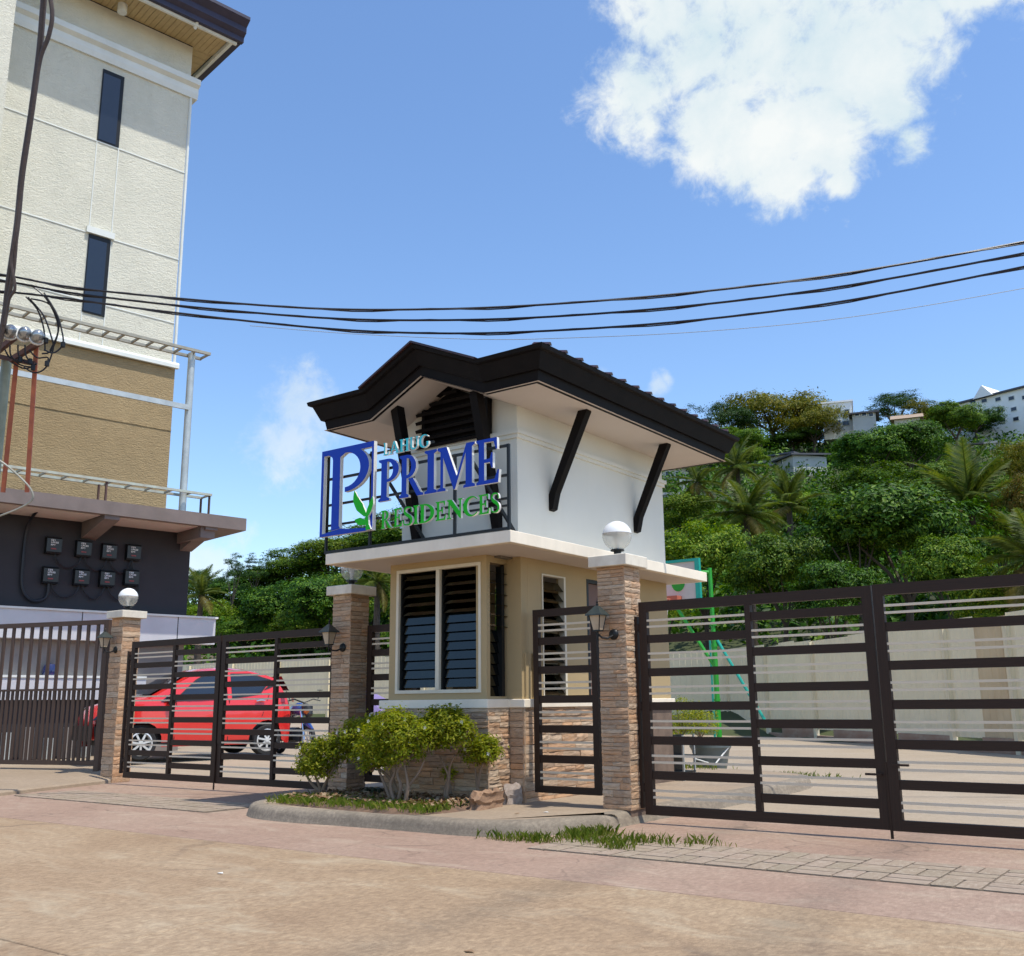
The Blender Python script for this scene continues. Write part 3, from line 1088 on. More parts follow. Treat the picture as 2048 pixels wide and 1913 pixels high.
def stem(x, w, el=.09, er=.09, t=.07, elt=None, ert=None):
    elt = el if elt is None else elt; ert = er if ert is None else ert
    return [[(x - el, 0), (x + w + er, 0), (x + w + er, t * .7), (x + w, t * 1.3), (x + w, 1 - t * 1.3), (x + w + ert, 1 - t * .7), (x + w + ert, 1), (x - elt, 1), (x - elt, 1 - t * .7), (x, 1 - t * 1.3), (x, t * 1.3), (x - el, t * .7)]]


def strip(pts, ws, k=5):
    c = catmull([Vector(p) for p in pts], k)
    n = len(c)
    a, b = [], []
    for i, p in enumerate(c):
        d = (c[min(i + 1, n - 1)] - c[max(i - 1, 0)]).normalized()
        nr = Vector((-d.y, d.x))
        t = i / (n - 1) * (len(ws) - 1)
        j = min(int(t), len(ws) - 2)
        w = ws[j] + (ws[j + 1] - ws[j]) * (t - j)
        a.append(tuple(p + nr * w / 2)); b.append(tuple(p - nr * w / 2))
    return a + b[::-1]


def bowl(x, cy, rx, ry, irx, iry):
    return arc(x, cy, rx, ry, 90, -90) + arc(x, cy, irx, iry, -90, 90)


ARM_T = [(.3, 1), (.76, 1), (.77, .74), (.72, .74), (.64, .92), (.3, .925)]
ARM_M = [(.3, .55), (.5, .55), (.56, .68), (.61, .68), (.61, .34), (.56, .34), (.5, .47), (.3, .47)]
ARM_B = [(.3, 0), (.80, 0), (.84, .28), (.78, .28), (.67, .09), (.3, .08)]
GLYPH = {
    'P': stem(.1, .2, ert=0) + [bowl(.3, .72, .40, .28, .20, .21)],
    'R': stem(.1, .2, ert=0) + [bowl(.3, .72, .38, .28, .18, .205), [(.36, .43), (.56, .435), (.86, .07), (.97, .05), (.97, 0), (.72, 0)]],
    'I': stem(.1, .2),
    'E': stem(.1, .2, er=0, ert=0) + [ARM_T, ARM_M, ARM_B],
    'L': stem(.1, .2, er=0) + [ARM_B],
    'D': stem(.1, .2, er=0, ert=0) + [bowl(.3, .5, .62, .5, .39, .42)],
    'H': stem(.1, .2) + stem(.66, .2) + [rect(.3, .46, .66, .54)],
    'M': [[(0, 0), (.3, 0), (.3, .05), (.21, .08), (.21, .76), (.58, 0), (.63, 0), (1.0, .79), (1.0, .08), (.92, .05), (.92, 0), (1.32, 0), (1.32, .05), (1.22, .09), (1.22, .91), (1.32, .95), (1.32, 1), (1.02, 1), (.69, .29), (.33, 1), (0, 1), (0, .95), (.11, .9), (.11, .08), (0, .05)]],
    'N': [[(0, 0), (.30, 0), (.30, .05), (.20, .08), (.20, .74), (.84, -.02), (.92, -.02), (.92, .92), (1.02, .95), (1.02, 1), (.72, 1), (.72, .95), (.82, .92), (.82, .36), (.31, 1), (0, 1), (0, .95), (.1, .9), (.1, .08), (0, .05)]],
    'A': [[(.40, 1), (.54, 1), (.92, .06), (1, .05), (1, 0), (.6, 0), (.6, .05), (.70, .06)], [(0, 0), (.3, 0), (.3, .05), (.19, .06), (.465, .8), (.395, .97), (.09, .06), (0, .05)], [(.279, .3), (.623, .3), (.601, .37), (.305, .37)]],
    'U': [[(0, 1), (0, .95), (.09, .92)] + arc(.47, .32, .38, .32, 180, 360, 14) + [(.85, .92), (.94, .95), (.94, 1), (.66, 1), (.66, .95), (.75, .92)] + arc(.51, .33, .24, .22, 360, 180, 12) + [(.27, .92), (.36, .95), (.36, 1)]],
    'C': [arc(.5, .5, .5, .52, 42, 320, 24) + arc(.58, .5, .34, .44, 314, 48, 24)],
    'G': [arc(.5, .5, .5, .52, 42, 330, 24) + [(.94, .44), (.70, .44), (.70, .38), (.75, .36)] + arc(.57, .5, .32, .44, 300, 48, 22)],
    'S': [strip([(.70, .70), (.66, .90), (.45, .965), (.24, .92), (.16, .76), (.27, .61), (.48, .50), (.66, .37), (.70, .20), (.55, .05), (.34, .035), (.14, .09), (.09, .30)], [.09, .08, .07, .10, .15, .18, .19, .18, .15, .10, .07, .08, .09])],
}


def letter(ch, x0, x1, z0, z1, face, depth=.032, y=None):
    polys = GLYPH[ch]
    xs_ = [p[0] for pl in polys for p in pl]; a, b = min(xs_), max(xs_)
    yb = SY - .016 if y is None else y
    mb = MB()
    for i, pl in enumerate(polys):
        q = [(x0 + (p[0] - a) / (b - a) * (x1 - x0), z0 + p[1] * (z1 - z0)) for p in pl]
        mb.prism(q, 'y', yb - depth - i * .0006, yb)
    # coloured front, white returns
    mb.m = []
    for f in mb.f:
        mb.m.append(0 if all(mb.v[i][1] < yb - depth + .0005 for i in f) else 1)
    return mb.build('letter_' + ch.lower(), [face, M['letter_side']], sign)


for ch, a, b in (('P', -6.715, -6.449), ('R', -6.441, -6.135), ('I', -6.122, -5.970), ('M', -5.965, -5.519), ('E', -5.503, -5.242)):
    letter(ch, a, b, 2.912, 3.328, M['blue_face'])
for ch, a, b in (('L', -6.663, -6.590), ('A', -6.582, -6.455), ('H', -6.450, -6.328), ('U', -6.322, -6.212), ('G', -6.204, -6.079)):
    letter(ch, a, b, 3.370, 3.495, M['teal_face'], .026)
for ch, a, b in (('R', -6.679, -6.537), ('E', -6.512, -6.401), ('S', -6.393, -6.272), ('I', -6.262, -6.201), ('D', -6.188, -6.003), ('E', -5.986, -5.862),
                 ('N', -5.852, -5.667), ('C', -5.660, -5.493), ('E', -5.482, -5.361), ('S', -5.348, -5.248)):
    letter(ch, a, b, 2.643, 2.822, M['green_face'], .026)
# big framed P and sprout
bp = MB()
yb, d = SY - .016, .045
PB = [rect(-7.507, 2.645, -7.472, 3.478), [(-7.507, 3.478), (-6.772, 3.478), (-6.772, 3.535), (-7.507, 3.535)],
      [(-7.472, 2.645), (-6.772, 2.645), (-6.772, 2.672), (-7.10, 2.69), (-7.215, 2.705), (-7.472, 2.672)],
      rect(-6.80, 2.672, -6.772, 3.478),
      [(-7.345, 2.693), (-7.218, 2.708), (-7.235, 2.74), (-7.238, 3.43), (-7.215, 3.478), (-7.40, 3.478), (-7.355, 3.45), (-7.345, 3.42)],
      [(-7.215, 3.478), (-6.958, 3.478)] + arc(-7.165, 3.30, .33, .23, 51, -90, 16) + arc(-7.165, 3.296, .21, .178, -90, 90, 14) + [(-7.236, 3.44)]]
for pl in PB:
    bp.prism(pl, 'y', yb - d, yb)
bp.m = [0 if all(bp.v[i][1] < yb - d + .0005 for i in f) else 1 for f in bp.f]
bp.build('letter_emblem', [M['blue_face'], M['letter_side']], sign)
lf_ = MB()
LFS = [strip([(-7.005, 3.056), (-6.985, 2.97), (-6.93, 2.885), (-6.845, 2.79)], [.004, .075, .098, .03], 8),
       strip([(-6.756, 2.968), (-6.772, 2.90), (-6.80, 2.84), (-6.838, 2.775)], [.004, .055, .062, .03], 8),
       strip([(-6.992, 2.762), (-6.93, 2.742), (-6.84, 2.72)], [.004, .075, .05], 8),
       [(-6.855, 2.775), (-6.808, 2.775), (-6.80, 2.70), (-6.772, 2.65), (-6.838, 2.645), (-6.842, 2.70)]]
for i, pl in enumerate(LFS):
    lf_.prism(pl, 'y', yb - d - .022 - i * .0006, yb - d - .002)
lf_.m = [0 if all(lf_.v[i][1] < yb - d - .0215 for i in f) else 1 for f in lf_.f]
lf_.build('leaf_emblem', [M['green_face'], M['letter_side']], sign)

# ================================================================== GATE PILLARS
def pillar(x1, yf, z0, ztop, label, seed, rh=.045, w=.28, wmin=.09, wmax=.22):
    x0 = x1 - w
    t = thing('gate_pillar', (x1 - w / 2, yf + w / 2, z0), label, 'pillar', 'stone-clad gate pillars')
    MB().box(x0 + .012, x1 - .014, yf + .014, yf + w - .012, z0 - .1, ztop - .10).build('core', M['grout'], t)
    clad(t, '-y', yf + .014, x0 + .002, x1 - .002, z0, ztop - .10, rh, seed, wmin=wmin, wmax=wmax, dep=.018)
    clad(t, '+x', x1 - .014, yf + .002, yf + w - .002, z0, ztop - .10, rh, seed + 50, wmin=wmin, wmax=wmax, dep=.018)
    MB().bbox(x0 - .055, x1 + .055, yf - .055, yf + w + .055, ztop - .10, ztop, .005).build('cap', M['cap_concrete'], t)
    return t


PR = (-4.425, 7.705)
PL = (-7.90, 7.825)
PF = (-12.70, 8.19)
pillar(PR[0], PR[1], KZ, 2.272, 'stone-clad pillar between the narrow gate and the right double gate', 21)
pillar(PL[0], PL[1], KZ, 2.272, 'stone-clad pillar left of the guardhouse, its globe half hidden by the canopy', 22, wmin=.11)
pillar(PF[0], PF[1], 0.0, 2.31, 'stone-clad pillar between the picket fence and the left double gate', 23, rh=.078, wmin=.14, wmax=.3)


def globe_lamp(x, y, z, r, label):
    t = thing('globe_lamp', (x, y, z), label, 'lamp', 'globe lamps on the gate pillars')
    MB().lathe([(.034, 0), (.034, .055), (.062, .055), (.062, .068), (.03, .075)], (x, y, z), 16).build('neck', M['black_metal'], t)
    cz = z + .068 + r * .93
    n = 14
    a_eq = math.radians(8)
    top = [(r * math.cos(a_eq + (math.pi / 2 - a_eq) * i / n), r * math.sin(a_eq + (math.pi / 2 - a_eq) * i / n)) for i in range(n + 1)]
    top[-1] = (1e-4, r)
    MB().lathe([(r * .97, r * math.sin(a_eq) + .001)] + top, (x, y, cz), 24).build('upper_shell', M['white_plastic'], t, smooth=True)
    bot = [(r * .985 * math.cos(a), r * .985 * math.sin(a)) for a in [math.radians(-70 + 78 * i / n) for i in range(n + 1)]]
    MB().lathe(bot, (x, y, cz), 24).build('glass_bowl', M['clear_glass'], t, smooth=True)
    MB().lathe([(.018, -r * .9), (.018, -r * .45), (.036, -r * .2), (.03, .0), (.001, .02)], (x, y, cz), 12).build('bulb', M['white_plastic'], t, smooth=True)
    return t


globe_lamp(-4.565, 7.845, 2.272, .135, 'white-topped globe lamp in front of the white guardhouse wall')
globe_lamp(-8.04, 7.965, 2.272, .125, 'globe lamp under the canopy corner, only its clear lower half showing')
globe_lamp(-12.84, 8.33, 2.31, .135, 'white-topped globe lamp in front of the dark wall with meter boxes')


def lantern(x, yf, z, label, face=-1):
    """carriage lantern on an arm from a round back plate on a -y face; z = back plate centre"""
    t = thing('wall_lantern', (x, yf, z), label, 'lantern', 'carriage lanterns on the gate pillars')
    MB().lathe([(.0, -.022), (.03, -.02), (.045, -.008), (.048, 0)], (x, yf, z), 14, axis='y').build('back_plate', M['black_metal'], t, smooth=True)
    lx, ly = x - .085, yf - .125
    MB().tube([(x, yf - .015, z - .01), (x - .03, yf - .06, z - .035), (x - .06, yf - .10, z - .03), (lx, ly, z + .005), (lx, ly, z + .03)], .009, 8).build('arm', M['black_metal'], t, smooth=True)
    MB().tube([(lx, ly, z - .05), (lx, ly, z + .035)], .006, 6).build('spike', M['black_metal'], t)
    zb, zt_ = z + .035, z + .160
    b, w = .036, .058

    def ring(s, zz): return [(lx - s, ly - s, zz), (lx + s, ly - s, zz), (lx + s, ly + s, zz), (lx - s, ly + s, zz)]
    MB().add(ring(b, zb - .012) + ring(b, zb), [(0, 3, 2, 1), (4, 5, 6, 7), (0, 1, 5, 4), (1, 2, 6, 5), (2, 3, 7, 6), (3, 0, 4, 7)]).build('tray', M['black_metal'], t)
    rb, rt = ring(b - .004, zb), ring(w - .004, zt_)
    for i in range(4):
        MB().bar(rb[i], rt[i], .008, .008).build('corner_bar', M['black_metal'], t)
        j = (i + 1) % 4
        MB().add([rb[i], rb[j], rt[j], rt[i]], [(0, 1, 2, 3)]).build('pane', M['frost_glass'], t)
    r0, r1, r2, r3 = ring(w + .022, zt_), ring(w + .020, zt_ + .01), ring(w * .76, zt_ + .050), ring(.016, zt_ + .085)
    vs = r0 + r1 + r2 + r3
    fs = [(0, 3, 2, 1), (12, 13, 14, 15)]
    for k in range(3):
        for i in range(4):
            j = (i + 1) % 4
            fs.append((k * 4 + i, k * 4 + j, k * 4 + 4 + j, k * 4 + 4 + i))
    MB().add(vs, fs).build('lantern_roof', M['lantern_green'], t)
    MB().lathe([(.012, 0), (.012, .02), (.007, .025), (.011, .035), (.003, .05), (.001, .075)], (lx, ly, zt_ + .083), 8).build('finial', M['black_metal'], t)
    return t


M['lantern_green'] = mat('lantern_roof_paint', (.035, .048, .043), .4, (.022, .03, .027), 14)
lantern(-4.545, PR[1] - .004, 1.575, 'green-roofed lantern on the pillar beside the narrow gate')
lantern(-8.005, PL[1] - .004, 1.60, 'dark lantern on the pillar left of the guardhouse')
lantern(-12.83, PF[1] - .004, 1.77, 'lantern on the pillar beside the brown picket fence')

# ================================================================== GATES
UB = MB().box(-.5, .5, -.5, .5, -.5, .5).mesh('bar', mats=[M['brown_steel']])
UT = MB().box(-.5, .5, -.5, .5, -.5, .5).mesh('thin_bar', mats=[M['thin_bar']])


def hbar(name, me, par, x0, x1, y, z, h, d):
    return piece(name, me, par, ((x0 + x1) / 2, y, z), (x1 - x0, d, h))


def gate_leaf(x0, x1, y, z0, z1, label, cells=2, bolt=None, hinge=None, group='steel gate leaves', n=6, fr=.075, xm=None):
    t = thing('gate_leaf', ((x0 + x1) / 2, y, z0), label, 'gate', group)
    for (a, b) in ((x0, x0 + fr), (x1 - fr, x1)):
        piece('stile', UB, t, ((a + b) / 2, y, (z0 + z1) / 2), (fr, .05, z1 - z0))
    hbar('rail', UB, t, x0 + fr, x1 - fr, y, z1 - fr * .55, fr * 1.1, .0495)
    hbar('rail', UB, t, x0 + fr, x1 - fr, y, z0 + fr * .5, fr, .0495)
    pitch = (z1 - z0 - fr) / n
    ztop = z1 - fr * .5
    if cells == 2:
        xm = (x0 + x1) / 2 if xm is None else xm
        piece('mullion', UB, t, (xm, y, (z0 + z1) / 2), (.05, .048, z1 - z0 - fr * 2.05))
        cl = [(x0 + fr, xm - .025, 0), (xm + .025, x1 - fr, .5)]
    else:
        cl = [(x0 + fr, x1 - fr, 0)]
    for a, b, ph in cl:
        k = 0
        while True:
            zw = ztop - (k + (1 if ph == 0 else .5)) * pitch
            if zw < z0 + fr + .03: break
            hbar('wide_slat', UB, t, a, b, y, zw, .068, .038)
            k += 1
        k = 0
        while True:
            zp = ztop - (k + (.5 if ph == 0 else 1.0)) * pitch - (.01 if ph == 0 else 0)
            if zp < z0 + fr + .03: break
            for s in (-1, 1):
                hbar('thin_slat', UT, t, a - .018, b + .005, y - .012, zp + s * .027, .018, .02)
            k += 1
    if hinge is not None:
        for zz in (z0 + .22, (z0 + z1) / 2, z1 - .22):
            MB().tube([(hinge, y, zz - .035), (hinge, y, zz + .035)], .018, 8).build('hinge', M['brown_steel'], t)
            MB().box(min(hinge, x0 if hinge < x0 else x1), max(hinge, x0 if hinge < x0 else x1), y - .012, y + .012, zz - .012, zz + .012).build('hinge_arm', M['brown_steel'], t)
        MB().box(hinge - .028, hinge + .0, y - .02, y + .02, z0 + .05, z1 - .12).build('hinge_plate', M['brown_steel'], t)
    if bolt is not None:
        MB().tube([(bolt, y - .034, .012), (bolt, y - .034, .55)], .011, 6).build('drop_bolt', M['brown_steel'], t)
    return t


YG = 7.875
gate_leaf(-4.375, -2.352, YG, .070, 1.853, 'dark brown slatted gate leaf hung on the pillar right of the narrow gate', bolt=-2.345, hinge=-4.40)
gate_leaf(-2.335, -.31, YG - .02, .068, 1.855, 'rightmost dark brown slatted gate leaf, cut off by the picture edge', xm=-1.25)
for x, z in ((-2.44, .46), (-2.24, .53)):
    MB().bar((x - .06, YG - .045, z), (x + .06, YG - .045, z), .016, .016).build('latch', M['brown_steel'], bpy.data.objects['gate_leaf'] if x < -2.34 else bpy.data.objects['gate_leaf.001'])
YL = 8.12
gate_leaf(-12.31, -10.43, YL, .088, 1.852, 'left double gate, leaf beside the pillar by the picket fence', hinge=-12.38, bolt=-10.41)
gate_leaf(-10.40, -8.40, YL, .085, 1.856, 'left double gate, leaf nearer the guardhouse with wall seen through it', hinge=None)
gate_leaf(-5.535, -4.835, 7.905, .20, 1.858, 'narrow single gate standing between guardhouse and right pillar', cells=1, n=6, fr=.06)
gate_leaf(-7.85, -7.12, 8.06, .20, 1.84, 'narrow black gate in shade left of the guardhouse window', cells=1, n=6, fr=.07)

# ================================================================== PICKET FENCE (left)
fA, fB = Vector((-13.24, 8.33, .14)), Vector((-19.2, 6.50, .14))
fd = (fB - fA).normalized()
pf = thing('picket_fence', (fA + fB) / 2, 'brown steel picket fence with doubled lower pickets left of the gate pillar', 'fence')
frz = math.atan2(fd.y, fd.x)
UF = MB().box(-.5, .5, -.5, .5, -.5, .5).mesh('picket', mats=[M['rail_steel']])
Lf = (fB - fA).length


def fpt(s, z): return (fA.x + fd.x * s, fA.y + fd.y * s, z)


for (zz, h) in ((2.185, .065), (.235, .06), (1.245, .03)):
    piece('rail', UF, pf, fpt(Lf / 2, zz), (Lf, .05, h), frz)
for s in (0.03, 3.0, 5.9):
    piece('post', UF, pf, fpt(s, 1.15), (.08, .08, 2.13), frz)
s = .20
k = 0
while s < Lf - .1 and k < 60:
    piece('picket', UF, pf, fpt(s, 1.205), (.045, .028, 1.90), frz)
    if s > .1:
        piece('lower_picket', UF, pf, fpt(s + .085, .745), (.036, .024, .97), frz)
    s += .171; k += 1

# ================================================================== LEFT BUILDING
BO = Vector((-18.654, 13.512, 0))
BE = Vector((.18, .984, 0)).normalized()
BN = Vector((BE.y, -BE.x, 0))


def B3(e, off, z): return BO + BE * e + BN * off + Vector((0, 0, z))


BROT = math.atan2(BE.y, BE.x)


class FB(MB):
    """MB working in the facade frame: x=along facade, y=towards us, z=up"""

    def fbox(self, e0, e1, o0, o1, z0, z1):
        vs = [B3(e, o, z) for z in (z0, z1) for (e, o) in ((e0, o0), (e1, o0), (e1, o1), (e0, o1))]
        return self.add(vs, [(0, 1, 2, 3), (4, 7, 6, 5), (0, 4, 5, 1), (1, 5, 6, 2), (2, 6, 7, 3), (3, 7, 4, 0)])

    def fprism_e(self, poly, e0, e1):
        """polygon in (off, z) swept along e"""
        n = len(poly)
        vs = [B3(e0, p[0], p[1]) for p in poly] + [B3(e1, p[0], p[1]) for p in poly]
        ar = sum(poly[i][0] * poly[(i + 1) % n][1] - poly[(i + 1) % n][0] * poly[i][1] for i in range(n))
        fs = [tuple(range(n)), tuple(range(n, 2 * n))[::-1]] + [(i, n + i, n + (i + 1) % n, (i + 1) % n) for i in range(n)]
        if ar < 0: fs = [f[::-1] for f in fs]
        return self.add(vs, fs)


def stucco(name, col, col2, grey):
    """rough combed stucco"""
    m, N, L, B = new_mat(name)
    f = add_noise(N, L, 1.1, 7, .65)
    c = ramp(N, L, f, [(.3, col2), (.62, col)])
    f2 = add_noise(N, L, .5, 6, .7, stretch=(1, 1, .35))
    c = mixc(N, L, ramp(N, L, f2, [(.52, (0, 0, 0)), (.72, (.42, .42, .42))]), c, grey)
    L.new(c, B.inputs['Base Color'])
    B.inputs['Roughness'].default_value = .9
    B.inputs['Specular IOR Level'].default_value = .25
    h = add_noise(N, L, 9.0, 5, .62, stretch=(1, 1, 3.0), dist=1.6)
    add_bump(N, L, B, h, .72, .055)
    return m


M['stucco_cream'] = stucco('stucco_cream', (.74, .715, .59), (.67, .65, .535), (.53, .525, .43))
M['stucco_brown'] = stucco('stucco_brown', (.40, .295, .16), (.34, .25, .135), (.29, .22, .125))
M['bld_white'] = mat('building_trim', (.74, .76, .71), .7, (.66, .68, .63), 2, dirt=.2)
M['eave_navy'] = mat('eave_navy', (.035, .03, .06), .5, (.025, .022, .045), 3)
M['slat_soffit'] = mat('soffit_slat', (.50, .38, .19), .6, (.43, .32, .155), 4)
M['canopy_brown'] = mat('canopy_plaster', (.20, .16, .145), .85, (.155, .125, .112), 2.5, .1, 60, dirt=.3)
M['dark_wall'] = mat('dark_plaster', (.036, .033, .037), .8, (.027, .025, .029), 1.2, .08, 80)
M['light_panel'] = mat('light_panel', (.58, .58, .59), .5, (.52, .52, .53), 2)
M['shop_grey'] = mat('shop_grey', (.26, .235, .215), .8, (.21, .19, .175), 2)

TK = 1.055


def BT(e, off, z):
    """the tower stands behind the ground-floor front; same bearings, farther back"""
    p = B3(e, off, z)
    return Vector((p.x * TK, p.y * TK, CAM_H + (p.z - CAM_H) * TK))


class TB(MB):
    def fbox(self, e0, e1, o0, o1, z0, z1):
        vs = [BT(e, o, z) for z in (z0, z1) for (e, o) in ((e0, o0), (e1, o0), (e1, o1), (e0, o1))]
        return self.add(vs, [(0, 1, 2, 3), (4, 7, 6, 5), (0, 4, 5, 1), (1, 5, 6, 2), (2, 6, 7, 3), (3, 7, 4, 0)])

    def fprism_e(self, poly, e0, e1):
        n = len(poly)
        vs = [BT(e0, p[0], p[1]) for p in poly] + [BT(e1, p[0], p[1]) for p in poly]
        return self.add(vs, [tuple(range(n)), tuple(range(n, 2 * n))[::-1]] + [(i, n + i, n + (i + 1) % n, (i + 1) % n) for i in range(n)])


ab = thing('apartment_building', B3(-2.6, -3, 0), 'tall cream and brown stuccoed apartment block with navy eave at the left', 'building')
# tower walls: brown below the white band, cream above
TB().fbox(-4.9, -.60, -7, 0, 0, 8.36).build('wall', M['stucco_brown'], ab)
TB().fbox(-4.9, -.70, -7, .02, 8.36, 16.46).build('wall', M['stucco_cream'], ab)
TB().fbox(-8.6, -4.93, -7, 1.15, 4.9, 19.2).build('wing_wall', M['stucco_cream'], ab)
TB().fprism_e([(.0, 8.36), (.10, 8.36), (.10, 8.44), (.075, 8.49), (.0, 8.50)], -4.92, -.55).build('band', M['bld_white'], ab)
TB().fprism_e([(.0, 15.10), (.07, 15.10), (.10, 15.22), (.10, 15.36), (.20, 15.42), (.20, 15.56), (.12, 15.60), (.0, 15.60)], -4.92, -.52).build('cornice', M['bld_white'], ab)
TB().fbox(-.70, -.52, -6.5, .0, 15.10, 15.58).build('cornice', M['bld_white'], ab)
# grooves lines
for z in (13.14, 10.96, 9.42):
    TB().fbox(-4.92, -.70, .018, .034, z - .014, z + .014).build('string_line', M['bld_white'], ab)
for e_ in (-2.735, -2.255):
    TB().fbox(e_ - .011, e_ + .011, .019, .033, 8.5, 13.13).build('string_line', M['bld_white'], ab)
TB().fbox(-4.92, -.60, -.001, .014, 6.925, 6.955).build('string_line', M['stucco_brown'], ab)
# windows
for z0, z1 in ((13.16, 14.92), (9.15, 10.93)):
    w = TB().fbox(-2.74, -2.26, .018, .045, z0, z1)
    wi = w.build('window', M['black_metal'], ab)
    TB().fbox(-2.72, -2.34, .040, .052, z0 + .03, z1 - .10).build('pane', M['dark_glass'], wi)
TB().fbox(-2.80, -2.20, .02, .09, 10.945, 11.09).build('window_hood', M['bld_white'], ab)
# corner downpipe
MB().tube([BT(-.64, .03, 8.4), BT(-.67, .03, 15.1)], .035, 8).build('downpipe', M['bld_white'], ab, smooth=True)
MB().tube([BT(-4.86, .10, 5.0), BT(-4.86, .10, 16.4)], .05, 8).build('downpipe', M['bld_white'], ab, smooth=True)
# eave
ez = 16.48
roofp = TB().fbox(-8.6, .02, -7, 1.02, ez + .12, ez + .16)
rp = roofp.build('roof', M['eave_navy'], ab)
TB().fprism_e([(.92, ez - .04), (1.03, ez - .04), (1.03, ez + .08), (1.14, ez + .16), (1.14, ez + .30), (1.30, ez + .42), (1.30, ez + .50), (.92, ez + .50)], -8.6, .10).build('fascia', M['eave_navy'], rp)
TB().fbox(-.10, .08, -7, .93, ez - .04, ez + .30).build('fascia', M['eave_navy'], rp)
TB().fbox(-8.6, -.02, .86, .93, ez - .10, ez + .02).build('soffit_trim', M['bld_white'], rp)
TB().fbox(-.17, -.10, -7, .86, ez - .10, ez + .02).build('soffit_trim', M['bld_white'], rp)
SOFS = TB().fbox(-.055, .055, -.43, .43, 0, .02)
for i in range(60):
    e_ = -.24 - i * .125
    if e_ < -6.2: break
    TB().fbox(e_ - .058, e_ + .058, .025, .86, ez + (0 if i % 2 else .003), ez + .03).build('soffit_slat', M['slat_soffit'], rp)
for i in range(34):
    o_ = .02 - i * .125
    TB().fbox(-.69, -.20, o_ - .058, o_ + .058 if i else .02, ez + (0 if i % 2 else .003), ez + .03).build('soffit_slat', M['slat_soffit'], rp)
TB().fbox(-8.6, -.2, .02, .86, ez + .035, ez + .05).build('soffit_board', M['black_wood'], rp)
MB().tube([BT(-1.05, .80, ez - .02), BT(-1.05, .86, ez - .12), BT(-1.05, .95, ez - .02), BT(-1.05, .96, ez + .12)], .045, 8).build('drain_spout', M['bld_white'], rp, smooth=True)
MB().lathe([(.11, -.22), (.11, 0), (.05, 0)], BT(-2.55, .35, ez), 14).build('ceiling_light', M['bld_white'], rp, smooth=True)

# ground-floor canopy and dark wall
FB().fbox(-9, .02, -6, .0, 2.90, 4.95).build('dark_wall', M['dark_wall'], ab)
FB().fbox(-9.2, .69, -2.6, 1.2, 4.683, 4.95).build('canopy', M['canopy_brown'], ab)
FB().fbox(-.30, .02, -.5, 1.1, 4.45, 4.684).build('canopy_beam', M['canopy_brown'], ab)
FB().fprism_e([(.0, 4.30), (.0, 4.684), (1.16, 4.684), (1.16, 4.62)], -.22, .05).build('canopy_beam', M['canopy_brown'], ab)
FB().fprism_e([(.0, 4.34), (.0, 4.684), (1.16, 4.684), (1.16, 4.60)], -2.35, -2.05).build('canopy_beam', M['canopy_brown'], ab)
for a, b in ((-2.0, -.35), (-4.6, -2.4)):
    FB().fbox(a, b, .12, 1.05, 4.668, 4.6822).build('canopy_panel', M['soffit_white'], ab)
# shop front under the dark wall
FB().fbox(-9, .56, .0, .30, 2.29, 2.84).build('shop_fascia', M['light_panel'], ab)
FB().fbox(-9, .60, .0, .33, 2.84, 2.88).build('fascia_cap', M['bld_white'], ab)
for e_ in (-2.30, -.30):
    FB().fbox(e_ - .008, e_ + .008, .295, .304, 2.29, 2.84).build('panel_joint', M['black_metal'], ab)
FB().fbox(-9, .0, .0, .015, 0, 2.3).build('shop_back_wall', M['shop_grey'], ab)
FB().fbox(-.06, .0, -2.4, -.02, 0, 2.29).build('shop_side_wall', M['shop_grey'], ab)
FB().fbox(-9, -.9, .05, .28, 1.14, 1.555).build('counter_front', M['light_panel'], ab)
FB().fbox(-9, -.9, -.2, .30, 1.555, 1.60).build('counter_top', M['bld_white'], ab)
FB().fbox(-9, -.95, .0, .1, .05, 1.14).build('counter_base', M['dark_wall'], ab)
hl = MB().lathe([(.13, 0), (.145, .06), (.14, .13), (.10, .21), (.001, .24)], B3(-2.76, .1, 1.60), 14)
o = hl.build('helmet', mat('helmet_blue', (.02, .03, .11), .15, None, 3, coat=.5), None, smooth=True, origin=B3(-2.76, .1, 1.60))
tag(o, 'dark blue helmet on the white counter behind the picket fence', 'helmet')
# stacked items in the dark below the counter
for i in range(7):
    e_ = -3.6 + i * .36
    b_ = FB().fbox(e_, e_ + .16, .32, .50, .05, .55 + .12 * math.sin(i * 2.3))
    o = b_.build('storage_post', M['shop_grey'] if i % 2 else M['galv'], ab)

# sign-less steel frame standing on the canopy
sfm = thing('steel_frame', B3(-2.5, 1.0, 4.95), 'bare galvanised billboard frame standing on the brown canopy', 'frame')


def ladder(e0, e1, o0, o1, z, rung, th, m):
    MB().bar(B3(e0, o0, z), B3(e1, o0, z), th, th).build('rail', m, sfm)
    MB().bar(B3(e0, o1, z), B3(e1, o1, z), th, th).build('rail', m, sfm)
    k = 0
    e_ = e1 - .02
    while e_ > e0 and k < 40:
        MB().bar(B3(e_, o0, z), B3(e_ - .0, o1, z), th * .7, th * .7).build('rung', m, sfm)
        e_ -= rung; k += 1


